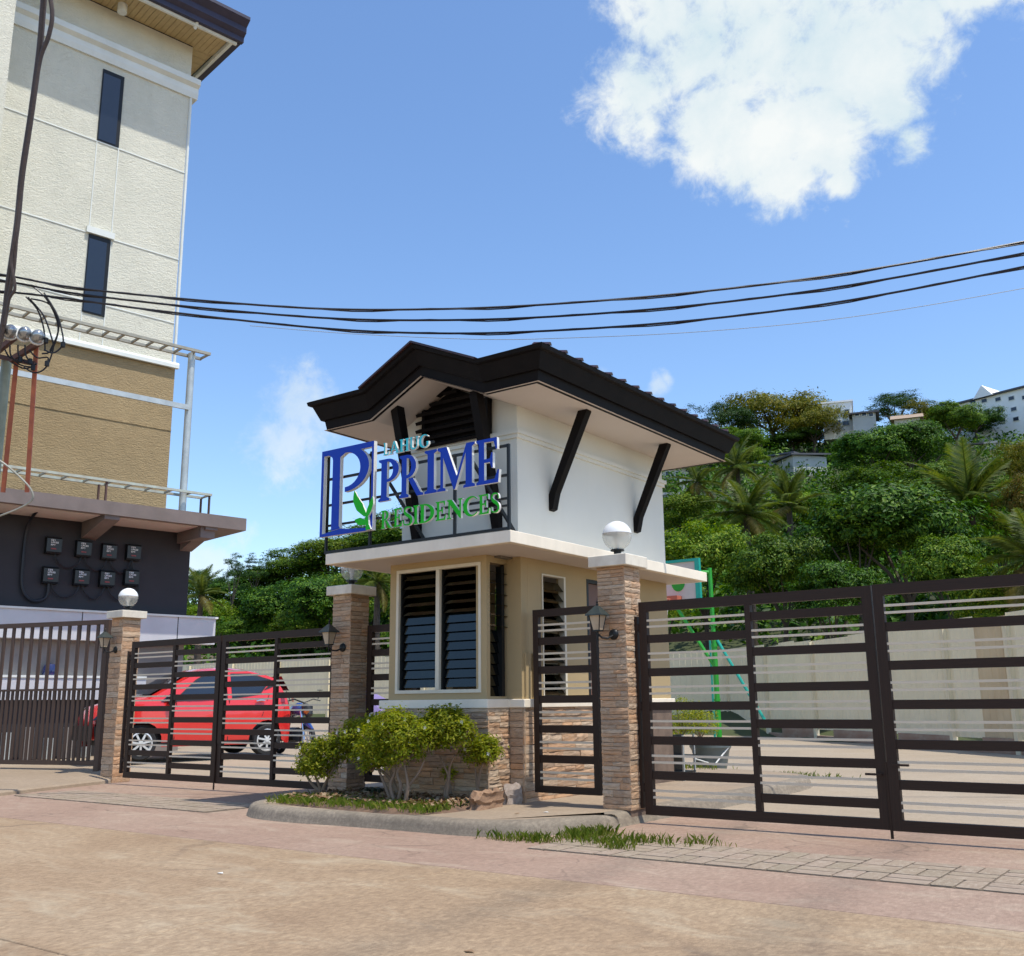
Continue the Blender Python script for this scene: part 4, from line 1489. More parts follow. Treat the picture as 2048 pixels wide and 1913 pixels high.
M['frame_grey'] = mat('frame_grey', (.36, .35, .29), .6, (.27, .26, .21), 6)
M['frame_mint'] = mat('frame_mint', (.44, .50, .43), .6, (.36, .33, .26), 5)
ladder(-8, -.33, .70, 1.12, 8.48, .31, .06, M['frame_grey'])
ladder(-8, -.12, .72, 1.14, 5.37, .42, .05, M['frame_mint'])
MB().tube([B3(-.67, .95, 4.94), B3(-.67, .95, 8.46)], .075, 12).build('post', M['galv'], sfm, smooth=True)
MB().bar(B3(-8, 1.02, 7.22), B3(-.70, 1.02, 7.22), .05, .11).build('beam', M['galv'], sfm)
for e_ in (-2.35, -.16):
    for o_ in (.74, 1.12):
        MB().bar(B3(e_, o_, 4.95), B3(e_, o_, 5.35), .035, .035).build('leg', mat('frame_leg', (.10, .05, .04), .6) if e_ < -2 else M['rail_steel'], sfm)

# eight meter boxes
M['meter_box'] = mat('meter_box', (.010, .011, .012), .35, None, 5)
M['print_white'] = mat('print_white', (.75, .75, .75), .6)
M['print_red'] = mat('print_red', (.30, .05, .05), .6)
spots = [(-2.9, 4.14), (-2.31, 4.13), (-1.79, 4.115), (-1.28, 4.15), (-2.91, 3.545), (-2.306, 3.55), (-1.79, 3.56), (-1.285, 3.62)]
names = ['upper row, far left', 'upper row, second from left', 'upper row, second from right', 'upper row, far right',
         'lower row, far left', 'lower row, second from left', 'lower row, second from right', 'lower row, above the globe lamp']
FONT3 = {'L': ['100', '100', '111'], 'P': ['111', '111', '100'], 'R': ['110', '110', '101'], 'M': ['111', '111', '101'], '0': ['111', '101', '111'], 'C': ['111', '100', '111'],
         'E': ['111', '110', '111'], '1': ['010', '010', '010'], '2': ['110', '011', '011'], '7': ['111', '001', '010'], '9': ['111', '111', '001'], 'N': ['101', '111', '101'], '5': ['111', '110', '011'], '3': ['111', '011', '111'], '4': ['101', '111', '001'], '6': ['100', '111', '111'], '8': ['111', '111', '111']}


def dotprint(mb, text, e0, z0, off, cw=.021, ch=.030):
    for i, chh in enumerate(text):
        g_ = FONT3.get(chh)
        if not g_: continue
        for r_, row in enumerate(g_):
            a = None
            for c_ in range(4):
                on = c_ < 3 and row[c_] == '1'
                if on and a is None: a = c_
                if not on and a is not None:
                    ea, eb = e0 + i * cw + a * cw * .26, e0 + i * cw + c_ * cw * .26
                    zb_ = z0 - r_ * ch / 3
                    mb.add([B3(ea, off, zb_ - ch / 3.3), B3(eb, off, zb_ - ch / 3.3), B3(eb, off, zb_), B3(ea, off, zb_)], [(0, 3, 2, 1)])
                    a = None


for i, ((e_, z_), nm) in enumerate(zip(spots, names)):
    t = thing('meter_box', B3(e_, 0, z_), 'black electric meter box with white print on dark wall, ' + nm, 'meter box', 'meter boxes on the dark wall')
    FB().fprism_e([(.002, z_ - .17), (.10, z_ - .165), (.135, z_ - .13), (.14, z_ + .13), (.10, z_ + .165), (.002, z_ + .17)], e_ - .145, e_ + .145).build('housing', M['meter_box'], t)
    pr_ = MB()
    dotprint(pr_, 'C0' + '123456789'[i], e_ - .07, z_ + .115, .144, .032, .034)
    dotprint(pr_, 'LPR00', e_ - .07, z_ + .07, .144, .03, .034)
    dotprint(pr_, 'MP' + '7779'[i % 4], e_ - .07, z_ + .02, .144, .03, .034)
    pr_.build('print', M['print_white'], t)
    FB().fbox(e_ - .06, e_ + .04, .139, .1435, z_ - .085, z_ - .06).build('print', M['print_red'], t)
    # supply loop to the next box
    if i % 4 < 3:
        ne, nz_ = spots[i + 1]
        MB().tube(catmull([B3(e_ + .05, .06, z_ - .16), B3(e_ + .10, .06, z_ - .30), B3(e_ + .28, .06, z_ - .42), B3(ne - .09, .06, nz_ - .33), B3(ne - .02, .06, nz_ - .16)], 5), .014, 6).build('cable_loop', M['cable_black'], t, smooth=True)
    elif i == 3:
        MB().tube(catmull([B3(e_, .06, z_ - .16), B3(e_ + .04, .06, z_ - .35), B3(e_ + .16, .06, z_ - .62), B3(e_ + .18, .06, z_ - .85), B3(e_ + .05, .06, z_ - 1.0)], 5), .014, 6).build('cable_loop', M['cable_black'], t, smooth=True)
cb_ = MB().tube(catmull([B3(-3.45, .9, 4.75), B3(-3.42, .10, 4.50), B3(-3.44, .05, 3.8), B3(-3.40, .05, 3.25), B3(-3.2, .05, 3.03), B3(-2.95, .05, 3.1), B3(-2.92, .06, 3.38)], 6), .03, 8)
o = cb_.build('supply_cable', M['cable_black'], None, smooth=True, origin=B3(-3.4, .1, 3.0))
tag(o, 'thick black supply cable hanging down the dark wall to the meter boxes', 'cable')

# ================================================================== SERVICE DROP, METERS, POWER LINES
def at(u, v, dep):
    p = R_ @ np.array([(u - CX) / FPX, (v - CY) / FPX, 1.0]) * dep
    return Vector((p[0], p[1], p[2] + CAM_H))


def path(pts, d0, d1=None):
    d1 = d0 if d1 is None else d1
    n = len(pts)
    return [at(u, v, d0 + (d1 - d0) * i / max(1, n - 1)) for i, (u, v) in enumerate(pts)]


DL = 12.5
lines = [([(-160, 528), (0, 549), (130, 573), (330, 595), (620, 617), (860, 619), (1100, 609), (1400, 584), (1700, 546), (2048, 484), (2400, 408)], .0125, 'uppermost of the three thick black power lines across the sky'),
         ([(-160, 545), (0, 561), (140, 586), (360, 612), (640, 636), (860, 641), (1100, 634), (1400, 610), (1700, 571), (2048, 507), (2400, 430)], .0125, 'middle one of the three thick black power lines'),
         ([(-160, 570), (0, 583), (130, 597), (300, 620), (620, 655), (860, 667), (1100, 662), (1400, 640), (1700, 601), (2048, 534), (2400, 455)], .0125, 'lowest of the three thick black power lines'),
         ([(500, 652), (700, 668), (950, 679), (1120, 677), (1400, 664), (1700, 635), (2048, 577), (2400, 505)], .0032, 'thin grey wire below the thick power lines')]
for pts, r_, lab in lines:
    pp = catmull(path(pts, DL, 10.5), 6)
    mb = MB().tube(pp, r_, 6)
    if r_ > .01:
        # a second strand twisted round the first
        mb.tube([p + Vector((0, .012 * math.cos(i * .9), .016 * math.sin(i * .9) - .008)) for i, p in enumerate(pp)], r_ * .62, 5)
    o = mb.build('power_line', M['cable_black'] if r_ > .01 else M['frame_grey'], None, smooth=True, origin=pp[len(pp) // 2])
    tag(o, lab, 'power line', 'power lines across the sky')
# brown service bundle coming down from the pole top
sb = MB()
b1 = catmull(path([(92, -60), (85, 30), (78, 110), (62, 230), (44, 350), (34, 450), (18, 560), (8, 640), (-10, 720)], 12.2), 6)
b2 = catmull(path([(88, -60), (104, 20), (98, 70), (80, 120), (66, 215), (48, 330), (36, 430), (26, 545), (12, 620), (-6, 720)], 12.15), 6)
b3 = catmull(path([(38, 400), (30, 470), (22, 520), (30, 575), (18, 600), (10, 650)], 12.1), 6)
sb.tube(b1, .036, 8); sb.tube(b2, .027, 8); sb.tube(b3, .018, 6)
o = sb.build('service_cable', M['cable_brown'], None, smooth=True, origin=b1[len(b1) // 2])
tag(o, 'brown bundled service cable dropping down the left picture edge', 'cable')
# bracket with three glass-domed meters on orange posts, with a pipe
mr = thing('meter_rack', at(40, 1010, 12.4), 'orange steel post rack holding loops of black cable and three domes', 'rack')
for pts, w in (([(34, 712), (6, 985)], .055), ([(73, 690), (54, 985)], .050)):
    p = path(pts, 12.5)
    MB().bar(p[0], p[1], w, w).build('post', M['rust_orange'], mr)
for pts, w in (([(-20, 715), (38, 668)], .06), ([(20, 722), (88, 680)], .06), ([(-10, 712), (70, 728)], .05)):
    p = path(pts, 12.45)
    MB().bar(p[0], p[1], w, w).build('cross_arm', mat('arm_brown', (.09, .04, .03), .6), mr)
p = path([(14, 715), (-16, 1010)], 12.6)
MB().tube(p, .06, 12).build('pipe', mat('pipe_green', (.20, .25, .22), .5, (.14, .18, .155), 5), mr, smooth=True)
for pts in ([(52, 594), (75, 620), (88, 660), (90, 700)], [(56, 595), (86, 630), (103, 675), (106, 700), (92, 735), (70, 746), (48, 735)], [(88, 586), (112, 625), (122, 655), (126, 688), (108, 706), (88, 700)],
            [(64, 572), (90, 595), (110, 630), (116, 665), (100, 702)], [(62, 598), (100, 610), (118, 650), (104, 700), (84, 708)], [(20, 690), (22, 712), (40, 730), (66, 735)], [(36, 690), (38, 712), (56, 728)], [(50, 690), (52, 712), (66, 730)],
            [(58, 700), (74, 716), (96, 716), (92, 735)], [(10, 700), (20, 716), (40, 722)], [(24, 726), (50, 738), (74, 728)]):
    MB().tube(catmull(path(pts, 12.32), 5), .010, 5).build('cable_loop', M['cable_black'], mr, smooth=True)
for (u, v) in ((92, 682), (126, 690), (94, 728), (60, 724), (66, 736), (40, 720)):
    c_ = at(u, v, 12.3)
    MB().lathe([(.012, -.035), (.028, -.03), (.028, .03), (.014, .04)], c_, 8).build('connector', M['black_metal'], mr)
M['dome'] = mat('meter_dome', (.42, .44, .45), .12, (.33, .35, .36), 9, metal=.6)
vd = (Vector((0, 0, CAM_H)) - at(45, 660, 12.3)).normalized()
for (u, v, nm) in ((20, 664, 'left'), (49, 668, 'middle'), (75, 674, 'right')):
    c_ = at(u, v, 12.3)
    t = thing('electric_meter', c_, 'round glass-domed electricity meter, %s one of three on the orange rack' % nm, 'meter', 'domed electricity meters')
    m1 = MB(); prof_ = [(.08, -.05), (.08, -.03), (.076, .0), (.072, .055), (.056, .09), (.025, .108), (.001, .112)]
    m1.lathe(prof_, (0, 0, 0), 18)
    q_ = vd.to_track_quat('Z', 'Y')
    o = bpy.data.objects.new('dome', m1.mesh('dome', mats=[M['dome']], smooth=True)); o.rotation_euler = (Vector(vd) + Vector((.2, 0, .5))).to_track_quat('Z', 'Y').to_euler(); link(o, t)
    m2 = MB(); m2.lathe([(.092, -.055), (.092, -.03), (.08, -.03)], (0, 0, 0), 18)
    o2 = bpy.data.objects.new('rim', m2.mesh('rim', mats=[M['white_plastic']])); o2.rotation_euler = o.rotation_euler; link(o2, t)
gw = MB().tube(catmull(path([(-30, 915), (0, 922), (40, 955), (62, 980), (64, 1000), (40, 1016), (0, 1032), (-30, 1042)], 12.2), 6), .013, 6)
tag(gw.build('loose_wire', M['frame_grey'], None, smooth=True, origin=at(40, 980, 12.2)), 'grey loose wire bulging in front of the brown canopy edge', 'wire')

# ================================================================== PRECAST PANEL WALL
M['panel_cream'] = mat('panel_cream', (.82, .73, .51), .8, (.74, .65, .44), 1.4, .05, 60, dirt=.35)
M['panel_brown'] = mat('panel_brown', (.66, .53, .33), .8, (.54, .40, .23), 1.6, .05, 60, dirt=.6)
M['panel_rust'] = mat('panel_rust', (.30, .15, .09), .85, (.40, .30, .22), 1.8, .1, 40)
cw = thing('panel_wall', (-12.0, 29.0, 0), 'cream ribbed panel boundary wall with brown stains behind the gates', 'wall')
WP = [(3.0, 14.2), (-3.8, 20.85), (-14.0, 30.8), (-30, 30.65), (-48, 30.6)]


def rib_panel(w, h, mats_):
    mb = MB()
    nr = 5
    zs_ = (0, h)
    xs_ = []
    for i in range(nr):
        a = i * w / nr
        xs_ += [(a, 0), (a + .012, -.010), (a + .03, -.010), (a + .042, 0)]
    xs_.append((w, 0))
    for z in zs_:
        for (x, y) in xs_: mb.v.append((x, y, z))
    n_ = len(xs_)
    for i in range(n_ - 1):
        mb.f.append((i, i + 1, n_ + i + 1, n_ + i)); mb.m.append(0)
    return mb.mesh('panel', mats=[mats_])


PNL = [rib_panel(1.0, 1.0, M['panel_cream']), rib_panel(1.0, 1.0, M['panel_brown'])]
RB = MB().box(0, 1, -.06, .06, 0, 1).mesh('footing', mats=[M['panel_rust']])
PO = MB().box(-.5, .5, -.5, .5, 0, 1).mesh('wall_post', mats=[M['panel_cream']])
r2 = random.Random(5)
for (a, b) in zip(WP, WP[1:]):
    a, b = Vector(a), Vector(b)
    L_ = (b - a).length; n_ = max(1, round(L_ / 1.05)); d_ = (a - b) / n_
    ang = math.atan2(d_.y, d_.x)
    for i in range(n_):
        p = b + d_ * i
        z = yard_z(p.x, p.y)
        hh = 2.55 + r2.uniform(-.03, .05)
        piece('panel', PNL[1] if r2.random() < .12 else PNL[0], cw, (p.x, p.y, z + .25), (d_.length, 1, hh - .25), ang)
        piece('footing', RB, cw, (p.x, p.y, z - .1), (d_.length * .995, 1, .37 if r2.random() < .5 else .2), ang)
        if i % 3 == 0:
            piece('wall_post', PO, cw, (p.x, p.y - .05, z - .1), (.11, .11, 2.6), ang)

# ================================================================== BASKETBALL HOOP
M['hoop_green'] = mat('hoop_green', (.03, .38, .03), .4, (.025, .30, .03), 5)
M['hoop_teal'] = mat('hoop_teal', (.02, .40, .31), .4, (.02, .33, .26), 5)
M['board'] = mat('backboard', (.62, .55, .50), .6, (.56, .50, .45), 3)
M['rim_red'] = mat('rim_red', (.55, .14, .08), .5)
bh = thing('basketball_hoop', (-12.52, 26.8, 0), 'green steel basketball hoop with cream backboard behind the guardhouse', 'basketball hoop')
MB().tube([(-12.52, 26.8, 0), (-12.53, 26.8, 2.6)], .075, 10).build('pole', M['hoop_green'], bh, smooth=True)
MB().tube([(-12.53, 26.8, 2.6), (-12.55, 26.8, 4.75)], .062, 10).build('pole', M['hoop_green'], bh, smooth=True)
for z in (1.0, 2.5, 3.1):
    MB().lathe([(.095, 0), (.095, .06)], (-12.53, 26.8, z), 10).build('collar', M['hoop_green'], bh)
MB().tube([(-12.56, 26.75, 3.62), (-13.6, 26.3, 3.66)], .055, 8).build('arm', M['hoop_green'], bh)
MB().tube([(-12.56, 26.75, 4.62), (-12.80, 26.6, 4.62)], .06, 8).build('arm', M['hoop_green'], bh)
MB().tube([(-13.45, 26.45, 3.6), (-12.55, 26.8, 1.95)], .05, 8).build('strut', M['hoop_green'], bh)
MB().tube([(-12.55, 26.85, 2.85), (-11.15, 26.95, .35)], .045, 8).build('strut', M['hoop_teal'], bh)
MB().tube([(-12.75, 27.0, 0), (-12.75, 27.0, 2.7)], .03, 6).build('pole', M['hoop_teal'], bh)
MB().box(-14.5, -12.86, 26.50, 26.54, 3.80, 4.95).build('backboard', M['board'], bh)
fr_ = MB(); fr_.box(-14.56, -12.72, 26.46, 26.58, 4.95, 5.03); fr_.box(-12.86, -12.72, 26.46, 26.58, 3.74, 4.95); fr_.box(-14.6, -14.5, 26.46, 26.58, 3.74, 4.95)
fr_.build('board_frame', M['hoop_teal'], bh)
MB().prism(arc(-13.42, 4.36, .21, .25, 180, 360, 12), 'y', 26.48, 26.497).build('emblem', M['hoop_green'], bh)
MB().box(-14.1, -13.32, 26.2, 26.495, 3.83, 3.97).build('rim_bracket', M['rim_red'], bh)
rimm = MB().tube([(-13.7 + .24 * math.cos(a), 26.0 + .24 * math.sin(a), 3.85) for a in [2 * math.pi * i / 16 for i in range(17)]], .02, 6)
rimm.build('rim', M['rim_red'], bh)
nt_ = MB()
for i in range(12):
    a = 2 * math.pi * i / 12; a2 = a + .5
    nt_.tube([(-13.7 + .24 * math.cos(a), 26.0 + .24 * math.sin(a), 3.84), (-13.7 + .16 * math.cos(a2), 26.0 + .16 * math.sin(a2), 3.62), (-13.7 + .13 * math.cos(a), 26.0 + .13 * math.sin(a), 3.42)], .009, 4)
nt_.build('net', M['white_plastic'], bh)

# ================================================================== BUCKET
M['bucket_grey'] = mat('bucket_grey', (.13, .16, .16), .45, (.10, .125, .125), 4)
bk = thing('bucket', (-6.62, 13.85, .0), 'grey plastic bucket with white handle behind the right gate', 'bucket')
bx, by = -6.62, 13.85
MB().lathe([(.21, .0), (.27, .30), (.29, .34), (.30, .35), (.30, .39), (.275, .39), (.26, .33), (.20, .03), (.001, .03)], (bx, by, 0), 20).build('shell', M['bucket_grey'], bk, smooth=True)
MB().tube([(bx - .29, by, .36), (bx - .1, by - .30, .20), (bx + .18, by - .27, .12), (bx + .29, by, .36)], .012, 6).build('handle', M['white_plastic'], bk, smooth=True)
dk = thing('shelf_rack', (-5.5, 11.0, .11), 'dark metal rack standing behind the guardhouse by the right gate', 'rack')
MB().box(-5.66, -5.64, 10.80, 11.10, .11, .62).build('panel', M['black_metal'], dk)
for z in (.2, .38, .58):
    MB().box(-5.64, -5.50, 10.80, 11.10, z, z + .015).build('shelf', M['black_metal'], dk)
for y in (10.80, 11.08):
    MB().box(-5.52, -5.50, y, y + .02, .11, .62).build('post', M['galv'], dk)

# ================================================================== RED CAR
M['car_red'] = mat('car_red', (.74, .030, .026), .25, (.72, .029, .025), 1, coat=.9)
M['car_black'] = mat('car_black', (.012, .012, .013), .5)
M['car_glass'] = mat('car_glass', (.014, .022, .035), .05, None, 2, spec=.8)
M['lamp_red'] = mat('tail_lamp', (.35, .012, .012), .15, coat=.6)
fw, rw = Vector((-16.03, 10.85, .055)), Vector((-15.42, 13.10, .10))
cdir = (fw - rw).normalized()          # points to the nose
WBASE = 2.36
car_c = rw + cdir * (WBASE / 2)
car = thing('red_car', car_c - Vector((.8, -.2, 0)) * 0, 'bright red hatchback car parked nose left behind the left double gate', 'car')
# local frame: x forward, y to the driver's left (away from us here: our side is y=-), z up
cx_ = Vector((cdir.x, cdir.y, 0)).normalized()
cy_ = Vector((-cx_.y, cx_.x, 0))
# our side must be the outer wheel line
W2 = .80


class CB(MB):
    def L(self, p):
        return car_c + cx_ * p[0] + cy_ * (p[1] + SIDE * (W2 - .09)) + Vector((0, 0, p[2] + .02))


SIDE = -1 if cy_.dot(Vector((1, 0, 0))) > 0 else 1
# SIDE*W2 measured so that the visible flank lies on the wheel line
def cpt(x, y, z):
    # y=+1 is the flank turned to the camera
    s = 1 if cy_.dot(Vector((1, 0, 0))) > 0 else -1
    return car_c + cx_ * x + cy_ * s * (y - (W2 - .10)) + Vector((0, 0, z))


# silhouette stations (x, bottom, top)
PROF = [(1.93, .36), (1.97, .54), (1.95, .76), (1.80, .93), (1.42, 1.04), (1.06, 1.10), (.70, 1.30), (.34, 1.49), (.02, 1.60), (-.40, 1.64), (-.85, 1.60), (-1.22, 1.52), (-1.45, 1.44),
        (-1.60, 1.22), (-1.70, 1.02), (-1.74, .80), (-1.76, .58), (-1.72, .34)]


def halfw(x, z):
    w = W2
    if z > .95: w -= (z - .95) * .30
    if z < .5: w -= (.5 - z) * .12
    if x > 1.2: w -= (x - 1.2) ** 2 * .45
    if x < -1.3: w -= (-1.3 - x) ** 2 * .45
    return w


body = MB()
ts = [-1, -.92, -.6, 0, .6, .92, 1]
for (x, z) in PROF:
    for t_ in ts:
        dz = -.05 * (abs(t_) ** 4) if z > .7 else 0
        dx = -.06 * (t_ ** 2) * (1 if x > 1.4 else (-1 if x < -1.4 else 0))
        body.v.append(tuple(cpt(x + dx, t_ * halfw(x, z), z + dz)))
nt = len(ts)
for i in range(len(PROF) - 1):
    for k in range(nt - 1):
        body.f.append((i * nt + k, i * nt + k + 1, (i + 1) * nt + k + 1, (i + 1) * nt + k)); body.m.append(0)
# flanks: strips between lower edge (with wheel arches) and the silhouette
def lower(x):
    z = .22
    for wx in (WBASE / 2, -WBASE / 2):
        d = abs(x - wx)
        if d < .37: z = max(z, .29 + math.sqrt(max(0, .37 ** 2 - d * d)) * .98 - .0)
    return z


def upper(x):
    xs_ = [p[0] for p in PROF[2:17]]; zs_ = [p[1] for p in PROF[2:17]]
    return float(np.interp(-x, [-q for q in xs_], zs_)) - .05


for s_ in (-1, 1):
    cols = sorted(set([1.83, 1.7] + [WBASE / 2 + .37 * math.cos(math.radians(a)) for a in range(0, 181, 18)] + [-WBASE / 2 + .37 * math.cos(math.radians(a)) for a in range(0, 181, 18)] + [.6, .3, 0, -.3, -.6, -1.65, -1.73]), reverse=True)
    b0 = len(body.v)
    lv = 7
    for x in cols:
        zl, zu = lower(x), upper(x)
        for k in range(lv):
            z = zl + (zu - zl) * k / (lv - 1)
            bulge = .012 * math.sin(min(1, max(0, (z - .25) / .7)) * math.pi)
            xx = x - .06 * (1 if x > 1.4 else (-1 if x < -1.4 else 0))
            body.v.append(tuple(cpt(xx, s_ * (halfw(x, z) + bulge), z)))
    for i in range(len(cols) - 1):
        for k in range(lv - 1):
            a = b0 + i * lv + k
            q = (a, a + lv, a + lv + 1, a + 1)
            body.f.append(q if s_ > 0 else q[::-1]); body.m.append(0)
bd = body.build('body', M['car_red'], car, smooth=True)
under = MB()
under.add([cpt(x, y, z) for (x, y, z) in ((1.7, -.7, .25), (1.7, .7, .25), (-1.65, .7, .25), (-1.65, -.7, .25), (1.7, -.7, .6), (1.7, .68, .6), (-1.65, .68, .6), (-1.65, -.7, .6))],
          [(0, 1, 2, 3), (7, 6, 5, 4), (0, 4, 5, 1), (1, 5, 6, 2), (2, 6, 7, 3), (3, 7, 4, 0)])
under.build('underbody', M['car_black'], car)


def flank(poly, name, m, off=.012, par=None):
    """flat panel laid on the visible flank and its twin on the far one"""
    for s_ in (1, -1):
        mb = MB()
        mb.add([cpt(x, s_ * (halfw(x, z) + off), z) for x, z in poly], [tuple(range(len(poly)))])
        mb.build(name, m, par or car)


flank([(.60, 1.03), (.22, 1.36), (.02, 1.47), (-.36, 1.50), (-.36, 1.07)], 'side_window', M['car_glass'])
flank([(-.46, 1.07), (-.46, 1.50), (-.85, 1.48), (-1.22, 1.38), (-1.02, 1.16)], 'side_window', M['car_glass'])
flank([(.88, 1.0), (.66, 1.17), (.66, 1.01)], 'side_window', M['car_glass'])
flank([(-1.10, 1.20), (-1.30, 1.37), (-1.38, 1.30)], 'side_window', M['car_black'])
for xa_, xb_, z0_, z1_ in ((.60, .595, .30, 1.0), (-.40, -.405, .28, 1.05), (-1.05, -1.2, .72, 1.12)):
    flank([(xa_ + .006, z0_), (xb_ + .006, z1_), (xb_ - .006, z1_), (xa_ - .006, z0_)], 'door_seam', M['car_black'], .018)
flank([(1.0, .28), (.75, .245), (-.75, .245), (-.95, .28), (-.75, .30), (.75, .30)], 'sill', M['car_black'], .02)
for x, z in ((-.20, .86), (-1.02, 1.0)):
    for s_ in (1, -1):
        p0 = cpt(x + .10, s_ * (halfw(x, z) + .03), z); p1 = cpt(x - .08, s_ * (halfw(x, z) + .03), z + .01)
        MB().tube([p0, (Vector(p0) + Vector(p1)) / 2 + Vector((0, 0, .012)), p1], [.014, .022, .014], 8).build('door_handle', M['chrome'], car, smooth=True)
for s_ in (1, -1):
    p = cpt(.70, s_ * (W2 + .06), 1.04)
    MB().lathe([(.001, -.11), (.06, -.09), (.075, 0), (.06, .07), (.001, .09)], p, 10).build('mirror', M['car_black'], car, smooth=True)
    mb = MB(); mb.add([cpt(1.94, s_ * .50, .66), cpt(1.88, s_ * .70, .70), cpt(1.52, s_ * .76, .93), cpt(1.70, s_ * .60, .94)], [(0, 1, 2, 3) if s_ > 0 else (3, 2, 1, 0)])
    mb.v = [tuple(Vector(v) + cx_ * .02 + cy_ * 0 + Vector((0, 0, .015))) for v in mb.v]
    mb.build('headlight', M['dark_glass'], car)
    mb = MB(); mb.add([cpt(-1.78, s_ * .55, .98), cpt(-1.74, s_ * .74, .98), cpt(-1.70, s_ * .74, 1.16), cpt(-1.74, s_ * .56, 1.16)], [(0, 1, 2, 3)])
    mb.build('tail_lamp', M['lamp_red'], car)
mb = MB()
pw = [(1.02, 1.12), (.66, 1.315), (.33, 1.495)]
for (x, z) in pw:
    for t_ in (-.86, 0, .86): mb.v.append(tuple(cpt(x + .02, t_ * halfw(x, z), z + .022 - .03 * t_ ** 4)))
for i in range(2):
    for k in range(2):
        mb.f.append((i * 3 + k, i * 3 + k + 1, (i + 1) * 3 + k + 1, (i + 1) * 3 + k)); mb.m.append(0)
mb.build('windscreen', M['car_glass'], car, smooth=True)
mb = MB(); mb.add([cpt(-1.52, -.55, 1.47), cpt(-1.52, .55, 1.47), cpt(-1.66, .6, 1.2), cpt(-1.66, -.6, 1.2)], [(0, 1, 2, 3)])
mb.v = [tuple(Vector(v) - cx_ * .025) for v in mb.v]
mb.build('rear_window', M['car_glass'], car)
M['rim_silver'] = mat('rim_silver', (.72, .74, .73), .3, (.66, .68, .67), 6, metal=.3)


def car_wheel(x, s_, par, R=.285, wd=.19, centre=None):
    c0 = cpt(x, s_ * (W2 - .10), R) if centre is None else centre
    ax = cy_ * (1 if cy_.dot(Vector((1, 0, 0))) > 0 else -1) * s_

    def ringp(prof_, n=28):
        mb = MB()
        for r_, h in prof_:
            for k in range(n):
                a = 2 * math.pi * k / n
                mb.v.append(tuple(c0 + (cx_ * math.cos(a) + Vector((0, 0, 1)) * math.sin(a)) * r_ + ax * h))
        for i in range(len(prof_) - 1):
            for k in range(n):
                a, b = i * n + k, i * n + (k + 1) % n
                mb.f.append((a, b, b + n, a + n)); mb.m.append(0)
        return mb
    ty = ringp([(R * .68, -wd / 2), (R * .92, -wd / 2), (R, -wd / 2 + .03), (R, wd / 2 - .03), (R * .92, wd / 2), (R * .70, wd / 2), (R * .66, wd / 2 - .03)])
    wh = ty.build('wheel', M['rubber'], par, smooth=True)
    rm = ringp([(R * .72, wd / 2 + .002), (R * .64, wd / 2 + .008), (R * .60, wd / 2 - .03), (R * .60, -.02)])
    rm.build('rim', M['rim_silver'], wh, smooth=True)
    dk_ = ringp([(R * .60, -.02), (.001, -.02)])
    dk_.build('brake', M['car_black'], wh)
    for k in range(7):
        a = 2 * math.pi * k / 7 + .2
        dv = cx_ * math.cos(a) + Vector((0, 0, 1)) * math.sin(a)
        MB().bar(c0 + dv * .03 + ax * (wd / 2 - .005), c0 + dv * R * .63 + ax * (wd / 2 - .012), .034, .02, up=ax).build('spoke', M['rim_silver'], wh)
    hb = ringp([(.001, wd / 2 + .012), (.035, wd / 2 + .012), (.045, wd / 2 - .02)])
    hb.build('hub', M['rim_silver'], wh)


for x in (WBASE / 2, -WBASE / 2):
    for s_ in (1, -1):
        car_wheel(x, s_, car)

mb = MB(); mb.add([cpt(1.96, -.62, .34), cpt(1.96, .62, .34), cpt(1.985, .60, .60), cpt(1.985, -.60, .60)], [(0, 1, 2, 3)])
mb.v = [tuple(Vector(v) + cx_ * .012) for v in mb.v]
mb.build('grille', M['car_black'], car)
flank([(1.90, .34), (1.60, .30), (1.56, .46), (1.93, .60)], 'bumper_corner', M['car_black'], .014)
flank([(.66, 1.0), (.22, 1.39), (.02, 1.50), (-.85, 1.515), (-1.27, 1.40), (-1.02, 1.12), (-.41, 1.04)], 'window_surround', M['car_black'], .006)
flank([(-.37, 1.05), (-.37, 1.52), (-.45, 1.52), (-.45, 1.05)], 'door_pillar', M['car_red'], .016)

# ================================================================== MOTORCYCLE behind the car
M['bike_blue'] = mat('bike_blue', (.015, .055, .22), .25, None, 3, coat=.6)
M['bike_orange'] = mat('bike_orange', (.50, .12, .02), .4)
mc = at(586, 1503, 19.6)
mc.z = yard_z(mc.x, mc.y)
mt = thing('motorcycle', mc, 'blue and black motorcycle parked behind the red car', 'motorcycle')
mx = Vector((.92, -.25, 0)).normalized(); my = Vector((-mx.y, mx.x, 0)); up_ = Vector((0, 0, 1))


def mp(x, y, z): return mc + mx * x + my * y + up_ * z


for x in (.58, -.58):
    mb = MB()
    ringc = mp(x, 0, .29)
    mb.tube([ringc + (mx * math.cos(a) + up_ * math.sin(a)) * .25 for a in [2 * math.pi * i / 24 for i in range(25)]], .042, 8)
    w_ = mb.build('wheel', M['rubber'], mt, smooth=True)
    mb = MB()
    mb.tube([ringc + (mx * math.cos(a) + up_ * math.sin(a)) * .205 for a in [2 * math.pi * i / 24 for i in range(25)]], .016, 6)
    for k in range(8):
        a = 2 * math.pi * k / 8
        mb.tube([ringc, ringc + (mx * math.cos(a) + up_ * math.sin(a)) * .21], .008, 4)
    mb.build('rim', M['aluminium'], w_)
for y in (-.07, .07):
    MB().tube([mp(.58, y, .29), mp(.40, y, .82)], .022, 8).build('fork', M['chrome'], mt)
MB().tube([mp(.42, -.34, 1.02), mp(.37, -.2, 1.05), mp(.38, 0, .98), mp(.37, .2, 1.05), mp(.42, .34, 1.02)], .014, 6).build('handlebar', M['black_metal'], mt)
